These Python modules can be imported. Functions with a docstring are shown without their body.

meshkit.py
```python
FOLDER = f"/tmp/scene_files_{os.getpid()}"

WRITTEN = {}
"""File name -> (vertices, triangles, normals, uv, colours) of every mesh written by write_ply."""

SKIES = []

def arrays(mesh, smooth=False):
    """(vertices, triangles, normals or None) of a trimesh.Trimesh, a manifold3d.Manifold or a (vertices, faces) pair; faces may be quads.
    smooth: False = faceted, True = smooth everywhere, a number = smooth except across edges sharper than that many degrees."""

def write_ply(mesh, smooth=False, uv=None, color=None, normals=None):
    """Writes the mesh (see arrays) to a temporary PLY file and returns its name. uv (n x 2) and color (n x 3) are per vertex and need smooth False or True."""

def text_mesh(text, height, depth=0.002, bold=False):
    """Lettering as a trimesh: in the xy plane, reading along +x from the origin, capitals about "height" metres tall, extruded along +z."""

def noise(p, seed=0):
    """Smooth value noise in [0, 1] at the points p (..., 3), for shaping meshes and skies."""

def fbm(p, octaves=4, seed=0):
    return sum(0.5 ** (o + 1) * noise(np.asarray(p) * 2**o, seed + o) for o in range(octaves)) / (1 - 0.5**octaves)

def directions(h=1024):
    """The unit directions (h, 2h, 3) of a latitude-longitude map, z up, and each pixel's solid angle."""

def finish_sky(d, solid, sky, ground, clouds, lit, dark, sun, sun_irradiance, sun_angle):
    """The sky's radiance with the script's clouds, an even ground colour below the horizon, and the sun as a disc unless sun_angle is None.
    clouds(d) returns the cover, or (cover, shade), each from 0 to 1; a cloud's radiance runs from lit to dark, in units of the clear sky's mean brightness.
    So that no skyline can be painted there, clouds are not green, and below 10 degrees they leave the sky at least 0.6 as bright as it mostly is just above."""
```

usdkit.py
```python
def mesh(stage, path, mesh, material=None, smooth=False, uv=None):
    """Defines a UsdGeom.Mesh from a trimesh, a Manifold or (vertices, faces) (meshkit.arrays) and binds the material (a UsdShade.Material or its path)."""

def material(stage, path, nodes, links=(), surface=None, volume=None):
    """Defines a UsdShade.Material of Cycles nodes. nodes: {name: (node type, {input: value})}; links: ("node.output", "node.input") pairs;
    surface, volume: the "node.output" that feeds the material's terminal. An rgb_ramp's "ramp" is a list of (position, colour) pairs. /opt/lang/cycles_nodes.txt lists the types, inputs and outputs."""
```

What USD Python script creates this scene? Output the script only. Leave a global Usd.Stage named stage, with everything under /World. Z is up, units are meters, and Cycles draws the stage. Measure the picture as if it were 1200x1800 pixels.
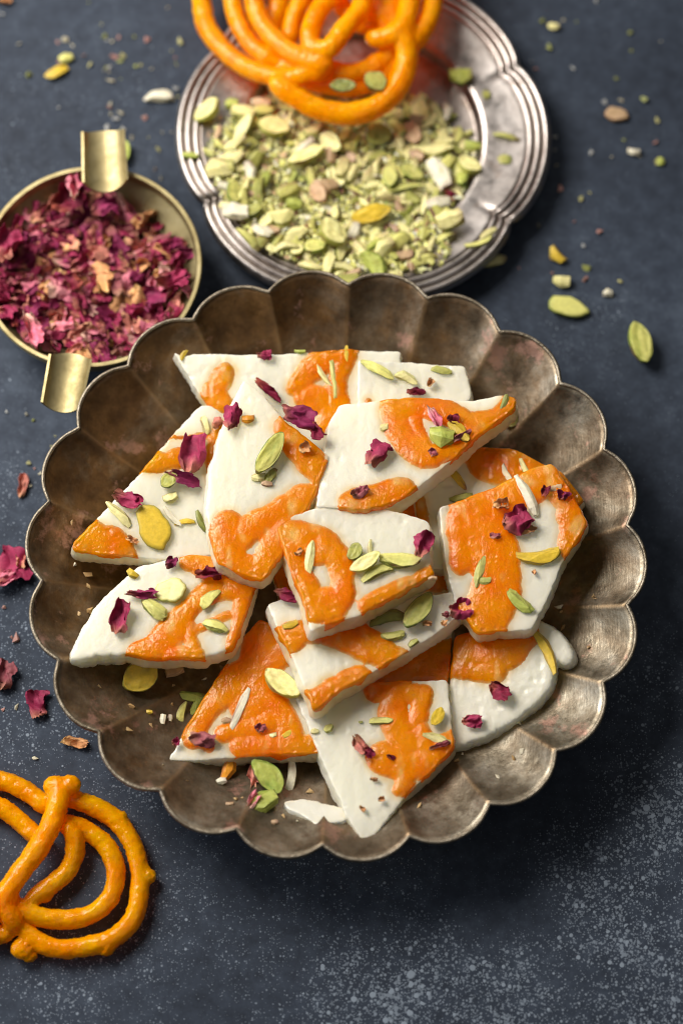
import math, random, numpy as np, trimesh, shapely, usdkit, meshkit
from shapely.geometry import Polygon, LineString, Point
from shapely.ops import unary_union
from scipy.spatial import Delaunay
from scipy.interpolate import CubicSpline
from pxr import Usd, UsdGeom, UsdLux, UsdShade, Gf, Sdf, Vt

stage = Usd.Stage.CreateInMemory()
UsdGeom.SetStageUpAxis(stage, UsdGeom.Tokens.z); UsdGeom.SetStageMetersPerUnit(stage, 1.0)
UsdGeom.Xform.Define(stage, '/World'); UsdGeom.Scope.Define(stage, '/World/Looks')

# ------------------------------------------------------------------ camera (78 mm on 24 x 36, looking down 71 degrees)
EL, DIST, RIMZ, FPX = math.radians(71.24), 0.9615, 0.037, 3898.0
TGT = np.array([0, 0, RIMZ])
CAM = TGT + DIST * np.array([0, -math.cos(EL), math.sin(EL)])
FWD = (TGT - CAM) / np.linalg.norm(TGT - CAM); RGT = np.array([1., 0, 0]); UPV = np.cross(RGT, FWD)
cam = UsdGeom.Camera.Define(stage, '/World/camera')
cam.AddTransformOp().Set(Gf.Matrix4d(*RGT, 0, *UPV, 0, *(-FWD), 0, *CAM, 1))
cam.CreateFocalLengthAttr(77.96); cam.CreateHorizontalApertureAttr(24.0); cam.CreateVerticalApertureAttr(24.0 * 1024 / 682)
cam.CreateClippingRangeAttr(Gf.Vec2f(0.05, 50)); cam.CreateFStopAttr(3.0); cam.CreateFocusDistanceAttr(0.958)
cam.CreateExposureAttr(0.13)

# ------------------------------------------------------------------ light: one soft box at the upper left, three added fill panels out of view
def rect_light(name, pos, target, w, h, intensity, color):
    l = UsdLux.RectLight.Define(stage, '/World/' + name)
    p, t = np.array(pos, float), np.array(target, float)
    z = (p - t) / np.linalg.norm(p - t); x = np.cross([0, 0, 1.], z); x /= np.linalg.norm(x); y = np.cross(z, x)
    l.AddTransformOp().Set(Gf.Matrix4d(*x, 0, *y, 0, *z, 0, *p, 1))
    l.CreateWidthAttr(w); l.CreateHeightAttr(h); l.CreateIntensityAttr(intensity); l.CreateColorAttr(Gf.Vec3f(*color))
rect_light('key_softbox', (-0.56, 0.45, 0.72), (0.0, 0.0, 0.0), 0.50, 0.50, 18.2, (1.0, 0.95, 0.87))
rect_light('far_fill', (0.15, 1.30, 0.80), (0, 0.0, 0.05), 1.3, 1.1, 0.72, (1.0, 0.96, 0.90))  # added unseen panel, gives the plate and bowl metal something pale to reflect
rect_light('side_fill', (-1.15, 0.05, 0.50), (0, 0, 0.1), 0.9, 0.85, 2.6, (0.93, 0.96, 1.0))  # added unseen panel at the left, for wall reflections and softer shade
rect_light('overhead_fill', (0.45, -0.55, 1.5), (0, 0, 0), 1.3, 1.3, 0.42, (1.0, 0.96, 0.9))  # added unseen panel, lifts the blackest shadows

# ------------------------------------------------------------------ helpers
def ray(px, py):
    return FWD + RGT * ((px - 600.) / FPX) - UPV * ((py - 900.) / FPX)
def at(px, py, z=0.0, g=(0, 0), o=(0, 0)):
    """the point of the plane z + g.(xy - o) that shows at a pixel of the photograph"""
    d = ray(px, py)
    k = (z + g[0] * (CAM[0] - o[0]) + g[1] * (CAM[1] - o[1]) - CAM[2]) / (d[2] - g[0] * d[0] - g[1] * d[1])
    return CAM + k * d
used = {}
def numbered(path):
    n = used.get(path, 0); used[path] = n + 1
    return path if n == 0 else '%s_%03d' % (path, n)
def tag(prim, label=None, cat=None, group=None, kind=None):
    for k, v in (('label', label), ('category', cat), ('group', group), ('kind', kind)):
        if v: prim.SetCustomDataByKey(k, v)
def thing(name, label, cat, loc=(0, 0, 0), group=None):
    x = UsdGeom.Xform.Define(stage, numbered('/World/' + name)); x.AddTranslateOp().Set(Gf.Vec3d(*map(float, loc)))
    tag(x.GetPrim(), label, cat, group); x.loc = np.array(loc, float)
    return x
def obj(name, mesh, m, parent=None, smooth=False, tint=None, prim=None, origin=None):
    """one Mesh; world-space vertices are moved into the frame of the parent thing (or of its own origin)"""
    path = numbered((str(parent.GetPath()) if parent is not None else '/World') + '/' + name)
    v, f = (np.asarray(mesh.vertices), np.asarray(mesh.faces)) if hasattr(mesh, 'faces') else mesh
    v = np.asarray(v, float); f = np.asarray(f, int)
    o = LOC.get(str(parent.GetPath()), np.zeros(3)) if parent is not None else (v.mean(0) * [1, 1, 0] + [0, 0, v[:, 2].min()] if origin is None else np.array(origin))
    me = usdkit.mesh(stage, path, (v - o, f), m, smooth=smooth)
    if parent is None:
        me.AddTranslateOp().Set(Gf.Vec3d(*map(float, o)))
    else:
        LOC[path] = o
    pv = UsdGeom.PrimvarsAPI(me)
    if tint is not None:
        pv.CreatePrimvar('tint', Sdf.ValueTypeNames.Color3fArray, 'vertex').Set(Vt.Vec3fArray.FromNumpy(np.asarray(tint, np.float32)))
    return me
LOC = {}
def new_thing(*a, **k):
    x = thing(*a, **k); LOC[str(x.GetPath())] = x.loc; return x
def fbm(p, s, seed=0, oct=3):
    return meshkit.fbm(np.asarray(p) * s + 37.1 * seed, oct, seed) * 2 - 1
def mat(name, nodes, links, surface='p.BSDF'):
    return usdkit.material(stage, '/World/Looks/' + name, nodes, links, surface)

# ------------------------------------------------------------------ materials
GEO = {'geo': ('texture_coordinate', {})}
def pt(px, py): return tuple(at(px, py, 0.0))
def table_material():
    n = {'geo': ('geometry', {})}; l = []
    def noise(k, s, d=4, r=0.6):
        n[k] = ('noise_texture', {'scale': s, 'detail': d, 'roughness': r}); l.append(('geo.position', k + '.vector'))
    def mth(k, typ, a, b=None, clamp=False):
        ins = {'math_type': typ, 'use_clamp': clamp}
        for i, q in ((1, a), (2, b)):
            if q is None: continue
            if isinstance(q, str): l.append((q, '%s.value%d' % (k, i)))
            else: ins['value%d' % i] = q
        n[k] = ('math', ins); return k + '.value'
    noise('big', 7, 4, .65); noise('mid', 130, 5, .75); noise('fine', 900, 2)
    n['ramp'] = ('rgb_ramp', {'ramp': [(0.32, (.0125, .0172, .028)), (0.5, (.030, .040, .061)), (0.68, (.062, .080, .113))]})
    l.append((mth('mx', 'add', mth('m1', 'multiply', 'big.fac', .5), mth('m2', 'multiply', 'mid.fac', .5)), 'ramp.fac'))
    # spray of pale paint: where it is dense
    dens = None
    for i, (px, py, r, w) in enumerate([(1090, 1600, .040, .9), (690, 1745, .035, .9), (860, 1790, .035, .8), (1190, 1420, .035, .7), (1130, 1730, .06, .6),
                                        (60, 1130, .12, .30), (180, 1640, .11, .28), (20, 300, .10, .16), (560, 1600, .06, .22), (1000, 560, .03, .2), (1170, 1250, .04, .3)]):
        k = 'd%d' % i
        n[k] = ('vector_math', {'math_type': 'distance', 'vector2': pt(px, py)}); l.append(('geo.position', k + '.vector1'))
        n[k + 'r'] = ('map_range', {'range_type': 'smoothstep', 'from_min': 0, 'from_max': r * 1.6, 'to_min': w, 'to_max': 0, 'clamp': True}); l.append((k + '.value', k + 'r.value'))
        dens = k + 'r.result' if dens is None else mth('mm%d' % i, 'maximum', dens, k + 'r.result')
    noise('dn', 28, 4, .7)
    dens = mth('dn2', 'add', dens, .25)
    dens = mth('dn3', 'multiply', dens, mth('dn4', 'multiply_add', 'dn.fac', 2.4)); n['dn4'][1]['value3'] = -.35
    tot = None
    for i, (s, k0, amp) in enumerate([(1300, .80, .42), (700, .62, .55), (380, .46, .75), (170, .42, .75)]):
        k = 'v%d' % i
        n[k] = ('voronoi_texture', {'scale': s, 'randomness': 1.0}); l.append(('geo.position', k + '.vector'))
        n[k + 's'] = ('separate_color', {}); l.append((k + '.color', k + 's.color'))
        if i == 3: pw = mth(k + 'p', 'multiply', mth(k + 'pa', 'power', k + 's.r', 4.0), mth(k + 'pb', 'subtract', dens, .25, True))
        else: pw = mth(k + 'p', 'multiply', mth(k + 'pa', 'power', k + 's.r', [2.2, 2.6, 4.0][i]), dens)
        rad = mth(k + 'q', 'multiply', pw, k0 * 1.5)
        df = mth(k + 'd', 'subtract', rad, k + '.distance')
        sm = mth(k + 'e', 'multiply', mth(k + 'f', 'multiply', df, 9.0, True), amp)
        tot = sm if tot is None else mth(k + 'g', 'maximum', tot, sm)
    n['mix'] = ('mix_color', {'b': (.27, .32, .39)}); l += [('ramp.color', 'mix.a'), (tot, 'mix.fac')]
    hs = mth('h1', 'add', mth('h2', 'multiply', 'fine.fac', .25), tot)
    n['bump'] = ('bump', {'strength': .35, 'distance': .0006}); l.append((hs, 'bump.height'))
    n['p'] = ('principled_bsdf', {'roughness': .68, 'specular_ior_level': .22}); l += [('mix.result', 'p.base_color'), ('bump.normal', 'p.normal')]
    return mat('table_paint', n, l)

def tinted(name, rough, sss=0.0, rad=(1, .4, .15), sscale=.003, bump=(300, .3, .0004), spec=.5, coat=0.0, var=.25, nscale=250, trans=0):
    n = {'geo': ('geometry', {}), 't': ('attribute', {'attribute': 'tint'}),
         'n': ('noise_texture', {'scale': nscale, 'detail': 4.0, 'roughness': .65}), 'b': ('noise_texture', {'scale': bump[0], 'detail': 3.0, 'roughness': .6}),
         'mr': ('map_range', {'from_min': .25, 'from_max': .75, 'to_min': 1 - var, 'to_max': 1 + var}),
         'mul': ('vector_math', {'math_type': 'scale'}), 'bump': ('bump', {'strength': bump[1], 'distance': bump[2]}),
         'p': ('principled_bsdf', {'roughness': rough, 'subsurface_weight': sss, 'subsurface_radius': rad, 'subsurface_scale': sscale, 'specular_ior_level': spec, 'coat_weight': coat, 'coat_roughness': .12})}
    l = [('geo.position', 'n.vector'), ('geo.position', 'b.vector'), ('n.fac', 'mr.value'), ('t.color', 'mul.vector1'), ('mr.result', 'mul.scale'),
         ('mul.vector', 'p.base_color'), ('b.fac', 'bump.height'), ('bump.normal', 'p.normal')]
    if trans:
        n['tr'] = ('translucent_bsdf', {}); n['ms'] = ('mix_closure', {'fac': trans}); l += [('mul.vector', 'tr.color'), ('p.BSDF', 'ms.closure1'), ('tr.BSDF', 'ms.closure2')]
        return mat(name, n, l, 'ms.closure')
    return mat(name, n, l)

def metal(name, ramp, rough, scale, metallic=1.0, bump=.15, spots=None, ridge=None, bscale=90, spotscale=70, spotat=(.62, .70)):
    n = {'geo': ('geometry', {}), 'n': ('noise_texture', {'scale': scale, 'detail': 6.0, 'roughness': .68, 'distortion': .4}),
         'r': ('rgb_ramp', {'ramp': ramp}), 'n2': ('noise_texture', {'scale': scale * 6, 'detail': 4.0, 'roughness': .7}),
         'rr': ('map_range', {'from_min': .3, 'from_max': .7, 'to_min': rough[0], 'to_max': rough[1]}),
         'nb': ('noise_texture', {'scale': bscale, 'detail': 5.0, 'roughness': .6}), 'bump': ('bump', {'strength': bump, 'distance': .0012}),
         'p': ('principled_bsdf', {'metallic': metallic})}
    l = [('geo.position', 'n.vector'), ('geo.position', 'n2.vector'), ('geo.position', 'nb.vector'), ('n.fac', 'r.fac'), ('n2.fac', 'rr.value'), ('rr.result', 'p.roughness'),
         ('nb.fac', 'bump.height'), ('bump.normal', 'p.normal')]
    c = 'r.color'
    if spots:
        n['s'] = ('noise_texture', {'scale': spotscale, 'detail': 5.0, 'roughness': .7}); n['sr'] = ('map_range', {'from_min': spotat[0], 'from_max': spotat[1], 'to_min': 0, 'to_max': .8, 'clamp': True})
        n['sm'] = ('mix_color', {'b': spots}); l += [('geo.position', 's.vector'), ('s.fac', 'sr.value'), ('sr.result', 'sm.fac'), (c, 'sm.a')]; c = 'sm.result'
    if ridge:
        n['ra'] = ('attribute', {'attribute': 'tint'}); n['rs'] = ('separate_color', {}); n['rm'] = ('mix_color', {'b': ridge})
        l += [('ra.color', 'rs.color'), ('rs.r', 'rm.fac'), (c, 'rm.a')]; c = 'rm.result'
    l.append((c, 'p.base_color'))
    return mat(name, n, l)

M_TABLE = table_material()
M_CREAM = tinted('white_chocolate', .33, sss=.45, rad=(1, .75, .40), sscale=.005, bump=(480, .30, .0006), var=.035, nscale=90, spec=.45)
M_ORANGE = tinted('candied_orange', .16, sss=.6, rad=(1, .38, .04), sscale=.007, bump=(760, .42, .0008), var=.12, nscale=220, spec=.36)
M_JALEBI = tinted('fried_syrup_coil', .17, sss=.55, rad=(1, .38, .03), sscale=.006, bump=(420, .35, .0008), var=.14, nscale=300, spec=.20)
M_NUT = tinted('pistachio', .48, sss=.15, rad=(1, .9, .3), sscale=.002, bump=(900, .35, .0004), var=.16, nscale=500, spec=.35)
M_PETAL = tinted('dried_petal', .62, bump=(1100, .5, .0004), var=.35, nscale=420, spec=.25, trans=.18)
def bowl_material():
    # worn grey metal under a brown patina, darkened toward the far left flutes as painted shade, with pink copper spots and scratches
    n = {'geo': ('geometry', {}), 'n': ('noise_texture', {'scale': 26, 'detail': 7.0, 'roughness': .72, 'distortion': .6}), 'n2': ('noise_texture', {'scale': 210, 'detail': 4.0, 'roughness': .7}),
         'g': ('vector_math', {'math_type': 'dot_product', 'vector2': (-.62, .55, 0)}), 'gs': ('math', {'math_type': 'multiply_add', 'value2': 1.9, 'value3': .56}),  # gradient puts the shade of the far left walls into the colour
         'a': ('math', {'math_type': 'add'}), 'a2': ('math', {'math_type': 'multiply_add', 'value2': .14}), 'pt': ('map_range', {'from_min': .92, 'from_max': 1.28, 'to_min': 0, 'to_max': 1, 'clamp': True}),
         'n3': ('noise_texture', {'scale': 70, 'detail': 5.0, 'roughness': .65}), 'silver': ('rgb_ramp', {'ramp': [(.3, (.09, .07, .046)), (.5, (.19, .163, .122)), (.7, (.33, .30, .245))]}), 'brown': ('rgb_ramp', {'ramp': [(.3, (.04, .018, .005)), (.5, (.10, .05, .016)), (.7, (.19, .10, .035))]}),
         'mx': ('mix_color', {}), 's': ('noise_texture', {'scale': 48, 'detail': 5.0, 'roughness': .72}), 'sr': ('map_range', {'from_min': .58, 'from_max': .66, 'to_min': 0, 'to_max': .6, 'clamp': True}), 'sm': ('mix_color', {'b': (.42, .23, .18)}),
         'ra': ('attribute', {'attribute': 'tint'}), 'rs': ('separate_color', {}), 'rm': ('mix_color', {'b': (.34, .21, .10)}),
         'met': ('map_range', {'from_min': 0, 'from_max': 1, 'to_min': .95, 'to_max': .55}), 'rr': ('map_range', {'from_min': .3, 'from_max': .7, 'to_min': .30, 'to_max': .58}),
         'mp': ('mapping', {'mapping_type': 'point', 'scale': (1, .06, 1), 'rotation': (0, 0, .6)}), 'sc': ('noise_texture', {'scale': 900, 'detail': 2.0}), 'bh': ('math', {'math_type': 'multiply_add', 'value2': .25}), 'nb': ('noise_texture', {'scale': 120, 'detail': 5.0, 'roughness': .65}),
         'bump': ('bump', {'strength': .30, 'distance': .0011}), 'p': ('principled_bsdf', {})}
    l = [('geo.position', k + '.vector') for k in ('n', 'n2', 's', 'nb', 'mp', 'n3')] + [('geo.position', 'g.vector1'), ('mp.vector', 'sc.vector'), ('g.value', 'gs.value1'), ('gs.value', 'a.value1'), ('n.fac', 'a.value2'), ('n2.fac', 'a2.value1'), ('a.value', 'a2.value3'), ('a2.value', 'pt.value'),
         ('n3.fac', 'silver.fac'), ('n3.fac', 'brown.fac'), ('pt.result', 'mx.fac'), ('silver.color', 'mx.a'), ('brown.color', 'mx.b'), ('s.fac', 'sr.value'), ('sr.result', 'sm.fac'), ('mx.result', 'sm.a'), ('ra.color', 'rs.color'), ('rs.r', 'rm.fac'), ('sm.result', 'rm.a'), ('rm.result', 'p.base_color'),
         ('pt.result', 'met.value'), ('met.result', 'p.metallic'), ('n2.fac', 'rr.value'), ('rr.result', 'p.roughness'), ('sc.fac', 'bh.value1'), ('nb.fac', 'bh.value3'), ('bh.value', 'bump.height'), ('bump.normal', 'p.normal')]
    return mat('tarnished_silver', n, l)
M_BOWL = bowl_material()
M_RIM = metal('worn_rim', [(0.3, (.14, .11, .075)), (0.5, (.27, .23, .175)), (0.75, (.40, .355, .29))], (.4, .65), 110, bump=.4, bscale=500)
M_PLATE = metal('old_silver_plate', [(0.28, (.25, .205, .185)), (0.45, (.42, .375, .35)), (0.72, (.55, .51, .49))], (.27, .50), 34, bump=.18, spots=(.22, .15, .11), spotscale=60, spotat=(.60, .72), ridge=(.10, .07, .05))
M_BRASS = metal('brushed_brass', [(0.25, (.20, .155, .07)), (0.5, (.34, .28, .14)), (0.75, (.45, .385, .22))], (.42, .62), 40, metallic=.9, bump=.16, spots=(.16, .09, .04), spotat=(.64, .74))

# ------------------------------------------------------------------ table
g = [(-1.6, -1.4), (1.6, -1.4), (1.6, 1.8), (-1.6, 1.8)]
tb = trimesh.creation.extrude_polygon(Polygon(g), 0.03, engine='earcut'); tb.apply_translation([0, 0, -0.03])
t = obj('table_top', tb, M_TABLE, origin=(0, 0, 0))
tag(t.GetPrim(), 'dark slate blue painted table top with pale paint speckles', 'table top', kind='structure')

# ------------------------------------------------------------------ the scalloped bowl
BC = np.array([-0.00251 * DIST, -0.01939 * DIST, 0]); RC = 0.1300 * DIST; TH0 = 1.52868; NL = 22
FLOOR_R, FLOOR_Z, BOWL_H = 0.076, 0.0055, RIMZ - 0.0055
LOBE = 0.0078
def lobe(t):
    """0 in a cusp, 1 in the middle of a lobe, as an arc of a circle"""
    u = ((t - TH0) / (2 * math.pi / NL)) % 1.0 * 2 - 1
    c, s = 1.16, math.sqrt(1.16 ** 2 - 1)
    L0 = (np.sqrt(np.maximum(c * c - u * u, 0)) - s) / (c - s)
    d = 1 - np.abs(u)                                   # a small fillet in the cusp itself
    return L0 + .10 * np.exp(-(d / .09) ** 2)
def bowl_wall(s, t):
    """inner surface of the wall; s from 0 (floor) to 1 (rim)"""
    r = FLOOR_R + (RC - FLOOR_R) * s + LOBE * lobe(t) * s ** 0.75
    return r, FLOOR_Z + BOWL_H * (0.40 * s + 0.60 * s ** 1.7)
def bowl_z(x, y):
    """height of the inner surface, for things that lie in the bowl"""
    t = math.atan2(y - BC[1], x - BC[0]); r = math.hypot(x - BC[0], y - BC[1])
    lo, hi = 0.0, 1.2
    if r < FLOOR_R: return FLOOR_Z
    for _ in range(30):
        m = (lo + hi) / 2
        if bowl_wall(m, t)[0] < r: lo = m
        else: hi = m
    return float(bowl_wall(min(lo, 1), t)[1])
def make_bowl():
    T = np.linspace(0, 2 * math.pi, NL * 26, endpoint=False); nt = len(T)
    rows, ridge = [], []
    lb = lobe(T); rd = np.exp(-(lb / .16) ** 2)
    th = 0.0016
    for r in np.linspace(0.0008, FLOOR_R, 26)[:-1]:
        zz = FLOOR_Z + 0.0004 * np.exp(-((r - .070) / .002) ** 2)
        rows.append((r + 0 * T, zz + 0 * T)); ridge.append(0 * T)
    for s in np.linspace(0, 1, 26):
        r, z = bowl_wall(s, T); rows.append((r, z + 0 * T)); ridge.append(rd * min(1, s * 6) * .75)
    for s in np.linspace(1, 0, 16):
        r, z = bowl_wall(s, T); rows.append((r + th * .9, z - th * .7 + 0 * T)); ridge.append(0 * T)
    rows.append((0.001 + 0 * T, FLOOR_Z - th + 0 * T)); ridge.append(0 * T)
    V = np.concatenate([np.stack([BC[0] + r * np.cos(T), BC[1] + r * np.sin(T), z], 1) for r, z in rows])
    # hammered unevenness
    V[:, 2] += 0.0005 * fbm(V, 45, 3) + .00018 * fbm(V, 220, 4)
    rw = np.hypot(V[:, 0] - BC[0], V[:, 1] - BC[1]); k_ = 1 + .006 * fbm(V * [1, 1, 0], 28, 6) * np.clip(rw / RC - .6, 0, 1); V[:, :2] = BC[:2] + (V[:, :2] - BC[:2]) * k_[:, None]
    F = []
    for k in range(len(rows) - 1):
        a = k * nt + np.arange(nt); b = k * nt + (np.arange(nt) + 1) % nt
        F.append(np.stack([a, b, b + nt, a + nt], 1))
    F = np.concatenate(F)
    F = np.vstack([F[:, [0, 1, 2]], F[:, [0, 2, 3]]])
    rg = np.concatenate(ridge)
    bowl = new_thing('scalloped_bowl', 'round tarnished silver bowl with scalloped fluted rim holding the orange and white shards', 'bowl', (BC[0], BC[1], 0))
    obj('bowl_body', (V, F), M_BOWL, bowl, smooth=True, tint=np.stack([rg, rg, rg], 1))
    r, z = bowl_wall(1.0, T)
    P = np.stack([BC[0] + (r + .0006) * np.cos(T), BC[1] + (r + .0006) * np.sin(T), z + .0002 + 0 * T], 1)
    obj('rim', tube(P, 0.00088 * (1 + .22 * fbm(P, 120, 4)), 8, True), M_RIM, bowl, smooth=True)
    ft = trimesh.creation.revolve(np.array([[.050, 0], [.058, 0], [.056, .0042], [.052, .0042], [.050, 0]]), sections=64)
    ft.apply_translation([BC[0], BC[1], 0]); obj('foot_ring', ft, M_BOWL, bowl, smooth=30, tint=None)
    return bowl
def tube(P, rad, n=10, closed=False, seed=None, lump=0.0, caps=True):
    P = np.asarray(P, float); m = len(P)
    T = (np.roll(P, -1, 0) - np.roll(P, 1, 0)) if closed else np.gradient(P, axis=0)
    T /= np.linalg.norm(T, axis=1, keepdims=True)
    up = np.array([0, 0, 1.]); S = np.cross(T, up); S /= np.maximum(np.linalg.norm(S, axis=1, keepdims=True), 1e-9); U = np.cross(S, T)
    a = np.linspace(0, 2 * math.pi, n, endpoint=False)
    rad = np.broadcast_to(np.asarray(rad, float), (m,))
    V = (P[:, None] + rad[:, None, None] * (np.cos(a)[None, :, None] * S[:, None] + np.sin(a)[None, :, None] * U[:, None])).reshape(-1, 3)
    F = []
    for k in range(m if closed else m - 1):
        i = k * n + np.arange(n); j = k * n + (np.arange(n) + 1) % n; k2 = ((k + 1) % m) * n
        F.append(np.stack([i, k2 + np.arange(n), k2 + (np.arange(n) + 1) % n, j], 1))
    F = np.concatenate(F); F = np.vstack([F[:, [0, 1, 2]], F[:, [0, 2, 3]]])
    if not closed and caps:
        c0, c1 = len(V), len(V) + 1
        V = np.vstack([V, P[0] - T[0] * rad[0] * .6, P[-1] + T[-1] * rad[-1] * .6])
        i = np.arange(n); j = (i + 1) % n
        F = np.vstack([F, np.stack([0 * i + c0, i, j], 1), np.stack([0 * i + c1, (m - 1) * n + j, (m - 1) * n + i], 1)])
    return trimesh.Trimesh(V, F[:, ::-1] if False else F, process=False)
make_bowl()

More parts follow.
